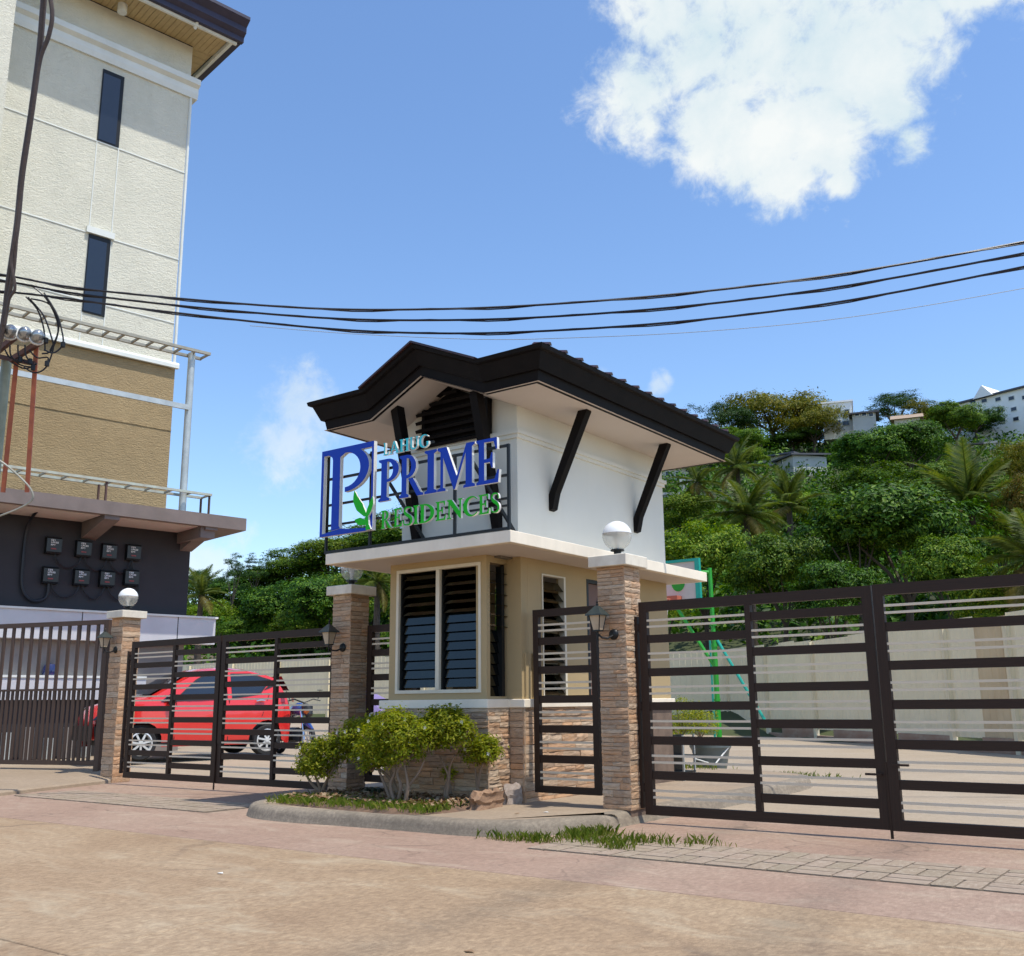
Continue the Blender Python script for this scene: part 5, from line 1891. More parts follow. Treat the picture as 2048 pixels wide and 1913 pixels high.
tk = MB(); tk.tube([mp(.36, 0, .80), mp(.2, 0, .86), mp(0, 0, .82), mp(-.1, 0, .72)], [.08, .13, .12, .06], 10); tk.build('tank', M['bike_blue'], mt, smooth=True)
st_ = MB(); st_.tube([mp(-.05, 0, .76), mp(-.3, 0, .76), mp(-.6, 0, .84)], [.09, .11, .06], 10); st_.build('seat', M['car_black'], mt, smooth=True)
en = MB(); en.tube([mp(.2, 0, .38), mp(-.2, 0, .36)], [.14, .15], 8); en.build('engine', M['car_black'], mt, smooth=True)
sh = MB(); sh.tube([mp(.40, 0, .92), mp(.55, 0, .86), mp(.62, 0, .74)], [.06, .11, .07], 10); sh.build('front_cowl', M['car_black'], mt, smooth=True)
MB().tube([mp(.60, -.06, .82), mp(.66, -.06, .80)], [.05, .04], 8).build('headlight', M['bike_orange'], mt, smooth=True)
fd_ = MB(); fd_.tube([mp(.36, 0, .50), mp(.55, 0, .60), mp(.78, 0, .48)], [.03, .06, .03], 8); fd_.build('fender', M['bike_blue'], mt, smooth=True)
for y in (-.3, .3):
    MB().tube([mp(.38, y, 1.04), mp(.34, y * 1.2, 1.20)], .007, 5).build('mirror_stem', M['black_metal'], mt)
    MB().lathe([(.001, -.01), (.055, -.005), (.055, .005), (.001, .01)], mp(.34, y * 1.2, 1.22), 10).build('mirror', M['black_metal'], mt)
MB().tube([mp(-.2, .1, .3), mp(-.75, .14, .42)], [.03, .05], 8).build('exhaust', M['chrome'], mt)
# purple parasol/stall seen left of the guardhouse
M['cloth_violet'] = mat('cloth_violet', (.22, .17, .36), .7, (.16, .12, .28), 3)
pt_ = at(752, 1405, 30)
cv = MB()
cv.add([pt_ + Vector((-1.3, 0, .9)) * .6, pt_ + Vector((.9, .6, -.3)), pt_ + Vector((-.5, -.8, -.6)), pt_ + Vector((-1.2, .6, -.7)), pt_ + Vector((1.0, -.2, -.75))], [(0, 2, 4, 1), (0, 3, 2), (0, 1, 3), (2, 3, 1, 4)])
o = cv.build('tarpaulin', M['cloth_violet'], None, origin=pt_ + Vector((0, 0, -.7)))
tag(o, 'violet tarpaulin heap seen through the shaded narrow gate', 'tarpaulin')
M['hut_roof'] = mat('hut_roof', (.50, .40, .36), .6, (.40, .30, .27), 3)

# ================================================================== VEGETATION
nrg = np.random.default_rng(11)


def leaves_mesh(name, pts, nrm, size, mats_, aspect=.42, fold=.18, jitter=.75, up=.35, rng_=None, droop=0.0):
    """many small folded leaf blades as one mesh; every blade an island"""
    rg = rng_ or nrg
    n = len(pts)
    d = nrm + rg.normal(0, jitter, (n, 3)) + np.array([0, 0, up])
    d /= np.linalg.norm(d, axis=1)[:, None] + 1e-9          # blade normal
    t = rg.normal(0, 1, (n, 3)); t[:, 2] -= droop
    t -= d * np.sum(t * d, axis=1)[:, None]
    t /= np.linalg.norm(t, axis=1)[:, None] + 1e-9
    s = np.cross(d, t)
    L = size * rg.uniform(.65, 1.35, n)[:, None]
    W = L * aspect
    tip, base_ = pts + t * L / 2, pts - t * L / 2
    mid = pts + t * L * .05 - d * L * fold * .5
    a, b = mid + s * W / 2 + d * L * fold, mid - s * W / 2 + d * L * fold
    V = np.stack([base_, a, tip, b], axis=1).reshape(-1, 3)
    me = bpy.data.meshes.new(name)
    me.vertices.add(4 * n); me.vertices.foreach_set('co', V.astype(np.float32).ravel())
    me.loops.add(6 * n)
    i0 = np.arange(n) * 4
    li = np.stack([i0, i0 + 1, i0 + 2, i0, i0 + 2, i0 + 3], axis=1).ravel()
    me.loops.foreach_set('vertex_index', li.astype(np.int32))
    me.polygons.add(2 * n)
    me.polygons.foreach_set('loop_start', (np.arange(2 * n) * 3).astype(np.int32))
    me.polygons.foreach_set('loop_total', np.full(2 * n, 3, np.int32))
    me.materials.append(mats_)
    me.update(calc_edges=True)
    me.validate()
    return me


def sphere_pts(n, c, r, rg, inner=.72, low=-1.0):
    p = rg.normal(0, 1, (n, 3)); p /= np.linalg.norm(p, axis=1)[:, None]
    if low > -1:
        p[:, 2] = np.where(p[:, 2] < low, -p[:, 2], p[:, 2])
    rad = rg.uniform(inner ** 3, 1, n) ** (1 / 3)
    nr = p.copy()
    return np.array(c) + p * rad[:, None] * np.array(r), nr


def crown_mesh(name, seed, m, nl=5200, lobes=26, rx=1.0, rz=.8, size=.055, flat=0.0, low=-.35, lobe_r=(.16, .36), inner=.70, aspect=.42, droop=.3):
    """crown of unit radius made of leafy lobes; gaps stay between the lobes"""
    rg = np.random.default_rng(seed)
    P, Nn = [], []
    c, _ = sphere_pts(lobes, (0, 0, 0), (rx * .82, rx * .82, rz * .80), rg, .45, low)
    c += rg.normal(0, .07, c.shape)
    rr = rg.uniform(*lobe_r, lobes) * rg.choice([.7, 1.0, 1.15], lobes)
    wts = rr ** 2 / np.sum(rr ** 2)
    sq = 1 - flat
    per = 26
    for ci, r_, w in zip(c, rr, wts):
        k = max(3, int(nl * w / per))
        cc, cn = sphere_pts(k, ci, (r_, r_, r_ * .8 * sq), rg, inner, -.6)     # sprays of leaves on the lobe
        for q, qn in zip(cc, cn):
            s_ = rg.uniform(.035, .085)
            p = q + rg.normal(0, 1, (per, 3)) * np.array([s_, s_, s_ * .55])
            cd = q / (np.linalg.norm(q) + 1e-6)
            P.append(p); Nn.append(np.tile(qn * .8 + cd * .6, (per, 1)))
    P, Nn = np.concatenate(P), np.concatenate(Nn)
    return leaves_mesh(name, P, Nn, size, m, aspect=aspect, rng_=rg, droop=droop, jitter=.42, up=.25)


M['leaf_dark'] = leaf_mat('leaf_dark', [(.008, .028, .004), (.022, .070, .006), (.056, .135, .010), (.135, .220, .018)], .22, .5)
M['leaf_mid'] = leaf_mat('leaf_mid', [(.014, .042, .004), (.042, .105, .007), (.100, .185, .012), (.215, .285, .022)], .26, .5)
M['leaf_olive'] = leaf_mat('leaf_olive', [(.028, .043, .004), (.080, .095, .006), (.155, .150, .010), (.25, .195, .015)], .26, .5)
M['leaf_lime'] = leaf_mat('leaf_lime', [(.022, .058, .004), (.070, .145, .008), (.155, .235, .014), (.285, .325, .026)], .30, .5)
M['leaf_blue'] = leaf_mat('leaf_blue', [(.010, .032, .008), (.028, .074, .014), (.072, .135, .023)], .24, .5)
M['leaf_autumn'] = leaf_mat('leaf_autumn', [(.045, .070, .012), (.11, .11, .018), (.17, .12, .02), (.16, .075, .02)], .3, .5)
M['palm'] = leaf_mat('palm_leaf', [(.060, .105, .02), (.115, .155, .03), (.19, .205, .05)], .35, .4)
M['palm_dry'] = leaf_mat('palm_dry', [(.11, .10, .03), (.18, .15, .05), (.22, .19, .08)], .3, .5)

CR = {
    'dark': [crown_mesh('crown', 100 + i, M['leaf_dark'], 17000, 26, size=.062, rz=.85) for i in range(3)],
    'mid': [crown_mesh('crown', 110 + i, M['leaf_mid'], 17000, 25, size=.060, rz=.8) for i in range(3)],
    'olive': [crown_mesh('crown', 120 + i, M['leaf_olive'], 14000, 24, size=.048, rz=.42, flat=.45, lobe_r=(.24, .40), low=-.2) for i in range(2)],
    'lime': [crown_mesh('crown', 130 + i, M['leaf_lime'], 17000, 26, size=.058, rz=.85) for i in range(3)],
    'blue': [crown_mesh('crown', 140 + i, M['leaf_blue'], 12000, 26, size=.052, rz=1.0) for i in range(2)],
    'autumn': [crown_mesh('crown', 150 + i, M['leaf_autumn'], 12000, 26, size=.052, rz=.9) for i in range(2)],
    'tall': [crown_mesh('crown', 160 + i, M['leaf_blue'], 6000, 18, rx=.7, rz=1.5, size=.06, lobe_r=(.16, .28)) for i in range(2)],
}


def trunk_mesh(name, seed, h=1.0, r=.05, spread=.45):
    rg = random.Random(seed)
    mb = MB()
    top = (rg.uniform(-.06, .06), rg.uniform(-.06, .06), h * .55)
    mb.tube([(0, 0, -.15), (rg.uniform(-.03, .03), rg.uniform(-.03, .03), h * .28), top], [r, r * .8, r * .62], 7)
    for k in range(6):
        a = k * 1.05 + rg.uniform(-.3, .3)
        d = spread * rg.uniform(.6, 1.1)
        mb.tube([top, (top[0] + d * .4 * math.cos(a), top[1] + d * .4 * math.sin(a), h * .78), (top[0] + d * math.cos(a), top[1] + d * math.sin(a), h * rg.uniform(.95, 1.2))], [r * .5, r * .32, r * .14], 5)
    return mb.mesh(name, mats=[M['trunk_bark']], smooth=True)


def auto_rng(u, v, fallback):
    _, r1, r0 = prof(u)
    r = r0 + 1.0
    while r < r1 + 3:
        if hp(u, v, r).z <= terr(u, r): return r
        r += .4
    return fallback


TRK = [trunk_mesh('trunk', 7 + i) for i in range(3)]
tcount = [0]


def tree(u, vt, vb, wpx, rng_, kind, label, group, zbase=None):
    """tree seen at bearing u, crown from vt (top) to vb (bottom), wpx wide, at range rng_"""
    k = tcount[0]; tcount[0] += 1
    if group in (G2, G3):
        rng_ = auto_rng(u, vb + (vb - vt) * .12, rng_)
    top, bot = hp(u, vt, rng_), hp(u, vb, rng_)
    g_ = ground_at(u, rng_)
    zc, hz = (top.z + bot.z) / 2, (top.z - bot.z) / 2
    w = wpx / FPX * rng_ * 1.03 / 2
    gz = min(g_.z, bot.z - .3)
    base_ = Vector((top.x, top.y, gz))
    t = thing('tree', base_, label, 'tree', group)
    r_ = random.Random(k * 13 + 5)
    cm_ = CR[kind][k % len(CR[kind])]
    rz_ = {'olive': .52, 'tall': 1.55, 'blue': 1.0}.get(kind, .95)
    c = bpy.data.objects.new('crown', cm_)
    c.location = Vector((top.x, top.y, zc)) - base_
    c.scale = (w / 1.0, w / 1.0, hz / rz_)
    c.rotation_euler = (0, 0, r_.uniform(0, 6.28))
    link(c, t)
    tr = bpy.data.objects.new('trunk', TRK[k % 3])
    H_ = max(.5, zc - gz)
    tr.scale = (w * 1.1, w * 1.1, H_)
    tr.rotation_euler = (0, 0, r_.uniform(0, 6.28))
    link(tr, t)
    return t


# --- right: large trees just behind the wall
G1, G2, G3 = 'trees behind the panel wall', 'trees on the right hillside', 'trees on the left hillside'
NEAR = [
    (1405, 1020, 1250, 230, 37, 'lime', 'bright green leafy tree just right of the guardhouse, behind the hoop'),
    (1550, 1050, 1280, 240, 35, 'mid', 'broad green tree above the wall left of the dark tree'),
    (1795, 945, 1235, 370, 33, 'dark', 'largest dark glossy tree above the right gate, shaded underneath'),
    (1700, 985, 1180, 220, 32.2, 'mid', 'leafy limb-topped tree in front of the largest dark tree'),
    (1885, 1050, 1280, 190, 30, 'mid', 'green tree above the meeting stile of the right gate'),
    (2000, 1130, 1320, 190, 28, 'lime', 'low yellow-green tree at the right edge above the wall'),
    (1330, 1120, 1300, 190, 36, 'lime', 'small bright tree half hidden behind the guardhouse'),
    (1650, 1110, 1310, 200, 29.5, 'dark', 'dark low tree just above the wall behind the right gate'),
    (2090, 900, 1200, 190, 36, 'autumn', 'brownish-leaved tree at the right picture edge'),
    (1985, 1010, 1180, 170, 38, 'lime', 'pale green tree between the two palms at the right'),
]
for a in NEAR: tree(*a, G1)
HILL = [
    (1440, 800, 905, 150, 95, 'blue', 'tall dark tree at the left end of the ridge beside the roof corner'),
    (1540, 782, 890, 250, 98, 'olive', 'wide flat-topped olive tree highest on the ridge'),
    (1622, 815, 905, 170, 94, 'olive', 'flat-topped olive tree left of the white hilltop house'),
    (1470, 850, 925, 140, 86, 'mid', 'green tree below the flat-topped ridge trees'),
    (1585, 862, 905, 130, 84, 'dark', 'dark tree below the flat-topped ridge trees'),
    (1745, 852, 985, 190, 66, 'dark', 'dense dark tree below the white hilltop house'),
    (1815, 838, 975, 170, 68, 'dark', 'dense dark tree below the grey hilltop house'),
    (1785, 788, 850, 140, 108, 'blue', 'dark spreading tree on the skyline between the two hilltop buildings'),
    (1850, 800, 900, 130, 96, 'olive', 'olive tree in front of the long white building'),
    (1905, 792, 905, 120, 92, 'mid', 'green tree covering the left end of the long white building'),
    (1945, 815, 880, 110, 88, 'dark', 'dark rounded tree below the long white building'),
    (1855, 868, 955, 110, 76, 'blue', 'bluish tree left of the hillside shack'),
    (1890, 940, 1080, 190, 50, 'mid', 'green tree under the hillside shack'),
    (1830, 925, 1040, 180, 56, 'mid', 'round green tree midway up the right hillside'),
    (1740, 925, 1060, 200, 50, 'mid', 'pale leafy tree midway up the hillside above the largest tree'),
    (1650, 985, 1085, 140, 48, 'dark', 'dark tree right of the grey concrete house'),
    (1570, 985, 1090, 150, 46, 'lime', 'yellow-green tree below the grey concrete house'),
    (1490, 890, 945, 90, 80, 'lime', 'bright shrubby tree above the grey concrete house'),
    (1425, 895, 940, 80, 82, 'lime', 'light green tree beside the eave corner'),
    (1375, 985, 1100, 170, 44, 'lime', 'yellow-green tree right of the white tower wall'),
    (1450, 1010, 1120, 170, 42, 'mid', 'green tree beneath the coconut palms'),
    (2050, 885, 990, 110, 72, 'olive', 'olive tree right of the hillside shack'),
    (2085, 872, 940, 130, 84, 'autumn', 'brownish tree below the right end of the long building'),
    (1960, 960, 1060, 150, 58, 'mid', 'green tree left of the right-hand palm'),
    (1345, 870, 920, 80, 95, 'dark', 'dark tree peeping under the roof corner'),
]
for a in HILL: tree(*a, G2)
LEFT = [
    (820, 1010, 1130, 220, 72, 'mid', 'green crown at the top of the left slope behind the sign'),
    (730, 1040, 1150, 200, 68, 'mid', 'green crown halfway along the left slope under the big P'),
    (900, 985, 1110, 220, 78, 'dark', 'dark crown on the left slope hidden behind the sign'),
    (660, 1075, 1180, 190, 64, 'lime', 'yellow-green crown on the left slope beside the canopy'),
    (590, 1100, 1200, 170, 62, 'mid', 'green crown lower on the left slope'),
    (530, 1130, 1215, 150, 62, 'mid', 'green crown near the lower end of the left slope'),
    (470, 1095, 1205, 70, 70, 'tall', 'slim dark tree rising above the left slope'),
    (512, 1098, 1200, 70, 74, 'tall', 'feathery tall tree next to the slim dark tree'),
    (470, 1150, 1250, 150, 54, 'dark', 'dark tree right of the dark plaster wall'),
    (400, 1135, 1240, 110, 66, 'blue', 'bluish tree at the corner of the dark plaster wall'),
    (560, 1160, 1300, 190, 50, 'dark', 'dense dark tree over the left double gate'),
    (650, 1140, 1310, 210, 48, 'dark', 'dense dark tree left of the shaded pillar'),
    (740, 1120, 1310, 190, 47, 'mid', 'green tree right of the shaded pillar'),
    (600, 1215, 1330, 160, 46, 'lime', 'low yellow-green bushy tree above the left gate'),
    (500, 1220, 1320, 150, 47, 'mid', 'low green tree above the left gate leaf'),
    (430, 1200, 1320, 130, 50, 'lime', 'low green tree beside the white shop fascia'),
    (700, 1220, 1340, 150, 46, 'mid', 'low green tree behind the shaded pillar'),
    (800, 1090, 1260, 190, 52, 'mid', 'green tree behind the guardhouse window'),
    (860, 1160, 1330, 200, 48, 'mid', 'green tree seen through the louvers'),
]
for a in LEFT: tree(*a, G3)

# --- undergrowth covering the slopes, one mass
P_, N_ = [], []
rg = np.random.default_rng(77)
for i in range(3600):
    u = rg.uniform(330, 2200); v_, r1, r0 = prof(u)
    rr_ = rg.uniform(r0 + 10, r1 + 4)
    g_ = ground_at(u, rr_)
    s_ = rg.uniform(.8, 1.9)
    p, nn = sphere_pts(24, (g_.x, g_.y, g_.z + s_ * .3), (s_, s_, s_ * .8), rg, .6, -.2)
    P_.append(p); N_.append(nn)
ug = bpy.data.objects.new('undergrowth', leaves_mesh('undergrowth', np.concatenate(P_), np.concatenate(N_), .42, M['leaf_dark'], rng_=rg))
link(ug); tag(ug, 'dense green undergrowth covering the hillsides between the trees', 'undergrowth', kind='stuff')


# --- coconut palms
def frond_mesh(seed, dry=False):
    rg_ = random.Random(seed)
    mb = MB()
    pts = []
    for i in range(13):
        t_ = i / 12
        pts.append(Vector((t_ * 1.0, 0, .30 * t_ - .55 * t_ * t_)))
    mb.tube(pts, [.014 * (1 - .8 * i / 12) for i in range(13)], 4)
    for i in range(2, 60):
        t_ = i / 60
        x = t_; z = .30 * t_ - .55 * t_ * t_
        ll = .27 * math.sin(math.pi * min(1, t_ * .80 + .16)) * rg_.uniform(.85, 1.1)
        for s_ in (-1, 1):
            dx, dy, dz = .55 * ll, s_ * .78 * ll, -.38 * ll * rg_.uniform(.5, 1.3)
            w = .0075
            mb.add([(x - w, 0, z), (x + w, 0, z), (x + dx * .6 + w * .7, dy * .6, z + dz * .35), (x + dx, dy, z + dz), (x + dx * .6 - w * .7, dy * .6, z + dz * .35)], [(0, 1, 2, 3, 4)])
    return mb.mesh('frond', mats=[M['palm_dry'] if dry else M['palm']])


FR = [frond_mesh(1), frond_mesh(2), frond_mesh(3, True)]


def palm(u, v, rng_, R, label, nfr=18, upright=.0, lean=0.0):
    c = hp(u, v, rng_)
    g_ = ground_at(u, rng_)
    gz = min(g_.z, c.z - 1.5)
    t = thing('palm_tree', (c.x, c.y, gz), label, 'palm tree', 'coconut palms')
    H_ = c.z - gz
    MB().tube([(c.x + lean, c.y, gz - .3), (c.x + lean * .5, c.y, gz + H_ * .5), (c.x, c.y, c.z)], [.22, .16, .12], 8).build('trunk', M['trunk_bark'], t, smooth=True)
    r_ = random.Random(int(u))
    for i in range(nfr):
        a = i * 2.39996 + r_.uniform(-.2, .2)
        k = i / nfr
        el = math.radians(74 - 125 * k + upright * 30) + r_.uniform(-.15, .15)
        o = bpy.data.objects.new('frond', FR[2] if k > .82 and r_.random() < .7 else FR[r_.randrange(2)])
        o.location = (0, 0, H_)
        o.rotation_euler = Euler((r_.uniform(-.3, .3), -el, a), 'XYZ')
        s_ = R * r_.uniform(.85, 1.1)
        o.scale = (s_, s_, s_)
        link(o, t)
    return t


palm(1492, 1030, 40, 1.9, 'coconut palm with drooping fronds right of the white tower wall', 20)
palm(1578, 1015, 44, 1.9, 'coconut palm with upright fronds and dry skirt, second from the guardhouse', 16, .7)
palm(1475, 935, 60, 2.2, 'coconut palm next to the roof corner, above the drooping one', 16)
palm(1940, 1015, 37, 2.4, 'tall coconut palm with long hanging fronds near the right edge', 18, .4)
palm(2068, 1120, 27, 1.7, 'coconut palm cut by the right picture edge above the gate', 16)
palm(755, 1165, 45, 1.6, 'small palm just right of the shaded pillar cap', 14)
palm(402, 1190, 52, 1.6, 'small palm at the corner of the dark plaster wall', 14, .4)
palm(1395, 965, 62, 2.0, 'young palm left of the coconut palms on the slope', 12)


# ================================================================== HILLSIDE HOUSES
M['h_white'] = mat('house_white', (.90, .90, .87), .75, (.84, .84, .81), .5)
M['h_grey'] = mat('house_grey', (.50, .51, .48), .85, (.40, .41, .39), .5, dirt=.3)
M['h_cream'] = mat('house_cream', (.60, .57, .48), .8, (.52, .49, .41), .5)
M['h_roof'] = mat('house_roof_dark', (.10, .10, .11), .7, (.07, .07, .08), .7)
M['h_roof_light'] = mat('house_roof_light', (.50, .50, .49), .6, (.40, .40, .39), .7)
M['h_tan'] = mat('house_roof_tan', (.38, .28, .19), .7, (.30, .22, .15), .7)
M['h_glass'] = mat('house_window', (.03, .04, .06), .15, None, 2, spec=.6)


def house(u0, u1, vt, vb, rng_, dep, wall, roofm, wins, label, skew=.0, roof='flat', rh=.5, over=.35, cat='house', name='hill_house'):
    """box house whose front spans bearings u0..u1 and heights vt..vb at range rng_; wins = (u, v, w, h) in the same survey units"""
    rng_ = auto_rng((u0 + u1) / 2, vb, rng_)
    a, b = hp(u0, vb, rng_), hp(u1, vb, rng_ + skew)
    zt_ = hp((u0 + u1) / 2, vt, rng_ + skew / 2).z
    zb_ = min(a.z, b.z)
    gz = zb_ - 1.2
    ctr = (a + b) / 2
    ex = Vector((b.x - a.x, b.y - a.y, 0)); W = ex.length; ex.normalize()
    ny = Vector((-ex.y, ex.x, 0))          # away from the camera
    if ny.dot(Vector((ctr.x, ctr.y, 0))) < 0: ny = -ny
    t = thing(name, (ctr.x, ctr.y, zb_), label, cat)
    A0 = Vector((a.x, a.y, 0))

    def P(x, y, z): return A0 + ex * x + ny * y + Vector((0, 0, z))

    def bx(x0, x1, y0, y1, z0, z1):
        vs = [P(x, y, z) for z in (z0, z1) for (x, y) in ((x0, y0), (x1, y0), (x1, y1), (x0, y1))]
        return MB().add(vs, [(0, 3, 2, 1), (4, 5, 6, 7), (0, 1, 5, 4), (1, 2, 6, 5), (2, 3, 7, 6), (3, 0, 4, 7)])
    bx(0, W, 0, dep, gz, zt_).build('wall', wall, t)
    if roof == 'flat':
        bx(-over * .4, W + over * .4, -over * .4, dep + over, zt_, zt_ + .18).build('roof', roofm, t)
    elif roof == 'shed':
        MB().add([P(-over, -over, zt_ + .05), P(W + over, -over, zt_ + .05), P(W + over, dep + over, zt_ + rh), P(-over, dep + over, zt_ + rh),
                  P(-over, -over, zt_ - .1), P(W + over, -over, zt_ - .1), P(W + over, dep + over, zt_ + rh - .15), P(-over, dep + over, zt_ + rh - .15)],
                 [(0, 1, 2, 3), (4, 7, 6, 5), (0, 4, 5, 1), (1, 5, 6, 2), (2, 6, 7, 3), (3, 7, 4, 0)]).build('roof', roofm, t)
    elif roof == 'gable':
        MB().add([P(-over, -over, zt_), P(W + over, -over, zt_), P(W + over, dep + over, zt_), P(-over, dep + over, zt_), P(-over, dep / 2, zt_ + rh), P(W + over, dep / 2, zt_ + rh)],
                 [(0, 1, 5, 4), (3, 4, 5, 2), (0, 4, 3), (1, 2, 5), (0, 3, 2, 1)]).build('roof', roofm, t)
    px = W / max(1, (u1 - u0))
    for (u, v, w, h) in wins:
        xc = (u - u0) * px
        zc = hp(u, v, rng_ + skew * (u - u0) / max(1, (u1 - u0))).z
        ww, hh = w * px, h / FPX * rng_ * 1.03
        wo = bx(xc - ww / 2 - .06, xc + ww / 2 + .06, -.06, .02, zc - hh / 2 - .06, zc + hh / 2 + .06).build('window', M['bld_white'], t)
        bx(xc - ww / 2, xc + ww / 2, -.08, -.03, zc - hh / 2, zc + hh / 2).build('pane', M['h_glass'], wo)
    return t, P, W, zt_


house(1647, 1707, 806, 852, 104, 7, M['h_white'], M['h_white'], [(1662, 821, 9, 9), (1679, 822, 9, 9), (1696, 824, 9, 9), (1675, 846, 14, 8), (1692, 847, 12, 8)], 'white flat-roofed house with three windows on the hilltop')
house(1706, 1753, 826, 850, 101, 6, M['h_grey'], M['h_roof'], [(1716, 829, 8, 6), (1730, 829, 8, 6), (1744, 830, 8, 6)], 'low grey house with dark roof right of the white hilltop house', roof='shed', rh=.8)
house(1790, 1842, 838, 860, 99, 6, M['h_cream'], M['h_tan'], [(1823, 848, 8, 6)], 'small cream house with tan roof among the hilltop trees', roof='gable', rh=1.2)
hb, P_h, W_h, zt_h = house(1835, 2120, 797, 860, 118, 14, M['h_white'], M['h_roof'], [(1985 + 0, 798 - 0, 11, 6)] and
      [(u, v, 10, 6) for (u, v) in ((1961, 803), (1984, 801), (2012, 798), (2038, 796), (2064, 794), (1986, 822), (2014, 820), (2040, 818), (2066, 816), (1990, 842), (2016, 840), (2042, 838), (2068, 836))],
      'long three-storey white building with dark roof on the right skyline', skew=-7, roof='flat', over=.8)
MB().add([P_h(W_h * .46, -.5, zt_h), P_h(W_h * .60, -.5, zt_h), P_h(W_h * .60, 8, zt_h), P_h(W_h * .46, 8, zt_h), P_h(W_h * .53, -.5, zt_h + 1.3), P_h(W_h * .53, 8, zt_h + 1.3)],
         [(0, 1, 4), (0, 4, 5, 3), (1, 2, 5, 4)]).build('gable', M['h_white'], hb)
house(1588, 1640, 914, 950, 66, 5, M['h_cream'], M['h_roof'], [(1602, 928, 11, 12), (1624, 929, 10, 12)], 'grey concrete house with two dark windows midway up the slope', skew=4, roof='shed', rh=.35)
house(1555, 1588, 916, 950, 68, 3.5, M['h_grey'], M['h_roof'], [(1566, 922, 2, 12)], 'blank grey side wing of the concrete house on the slope', skew=-2.2, roof='shed', rh=.3)
house(1515, 1552, 934, 946, 70, 4, M['h_roof'], M['h_roof'], [], 'dark open shed left of the grey concrete house', roof='shed', rh=.4)
house(1918, 1962, 890, 910, 74, 5, M['h_roof'], M['h_roof'], [(1932, 900, 10, 10), (1950, 900, 10, 10)], 'dark wooden shack with leaning roof on the right slope', roof='shed', rh=.7)
house(1960, 1994, 888, 908, 72, 4, M['h_grey'], M['h_roof_light'], [(1978, 898, 6, 7)], 'pale green-grey hut right of the dark shack', roof='flat')
house(1324, 1378, 936, 962, 62, 5, M['h_cream'], M['h_tan'], [(1336, 948, 8, 8), (1356, 948, 8, 8)], 'weathered cream house half hidden under the roof corner', roof='shed', rh=.5)
house(1328, 1360, 990, 1014, 52, 4, M['h_grey'], M['h_roof_light'], [(1342, 1002, 6, 9)], 'small grey hut with pale roof beside the white tower wall', roof='flat')
house(1375, 1412, 992, 1010, 53, 4, M['h_roof'], M['h_roof_light'], [], 'low shed with shiny pale roof beside the small grey hut', roof='shed', rh=.35)
house(1360, 1398, 958, 985, 58, .4, M['h_grey'], M['h_grey'], [], 'grey concrete retaining wall on the slope above the shed', roof='none', cat='wall', name='retaining_wall')
house(1612, 1638, 1012, 1030, 47, 3, M['h_white'], M['hoop_teal'], [], 'tiny white hut with green roof edge left of the largest tree', roof='flat')
house(1966, 1992, 944, 955, 60, 4, M['h_grey'], mat('blue_roof', (.30, .42, .48), .5), [], 'low hut with pale blue roof on the right slope', roof='shed', rh=.3)
house(1525, 1545, 990, 1004, 54, 3, M['h_grey'], M['h_roof'], [(1535, 998, 5, 8)], 'tiny grey hut between the two coconut palms', roof='flat')
house(640, 690, 1296, 1318, 46, 4, M['h_cream'], M['hut_roof'], [], 'low shed with pinkish corrugated roof behind the left wall', roof='shed', rh=.5)
house(742, 790, 1302, 1320, 44, 4, M['h_cream'], M['hut_roof'], [], 'low shed with pinkish roof left of the guardhouse window', roof='shed', rh=.5)
house(375, 430, 1318, 1360, 40, 4, M['h_tan'], M['h_tan'], [], 'brown hut end beyond the red car', roof='flat')

# ================================================================== PLANTER: shrubs, soil, litter, rocks
pl = [(-7.75, 6.72), (-7.3, 6.52), (-6.6, 6.46), (-5.95, 6.47), (-5.66, 6.62), (-5.62, 7.05), (-5.74, 7.46), (-7.6, 7.46), (-7.85, 7.1)]
cpl = catmull(pl, 4, True)
cent = Vector((-6.7, 7.0))
sm = MB()
rings_ = [(1.0, .108), (.9, .14), (.6, .165), (.2, .175)]
rr = random.Random(9)
for (s_, z) in rings_:
    for p in cpl:
        q = cent + (p - cent) * s_
        sm.v.append((q.x, q.y, z + (rr.uniform(-.012, .012) if s_ < 1 else 0)))
n_ = len(cpl)
for k in range(3):
    for i in range(n_):
        j = (i + 1) % n_
        sm.f.append((k * n_ + i, k * n_ + j, (k + 1) * n_ + j, (k + 1) * n_ + i)); sm.m.append(0)
sm.f.append(tuple(range(3 * n_, 4 * n_))); sm.m.append(0)
tag(sm.build('planting_soil', M['soil'], smooth=True), kind='structure')

M['shrub_leaf'] = leaf_mat('shrub_leaf', [(.070, .120, .008), (.17, .22, .012), (.28, .30, .018), (.40, .37, .035)], .45, .45)
M['petal'] = mat('white_petal', (.80, .80, .76), .6)


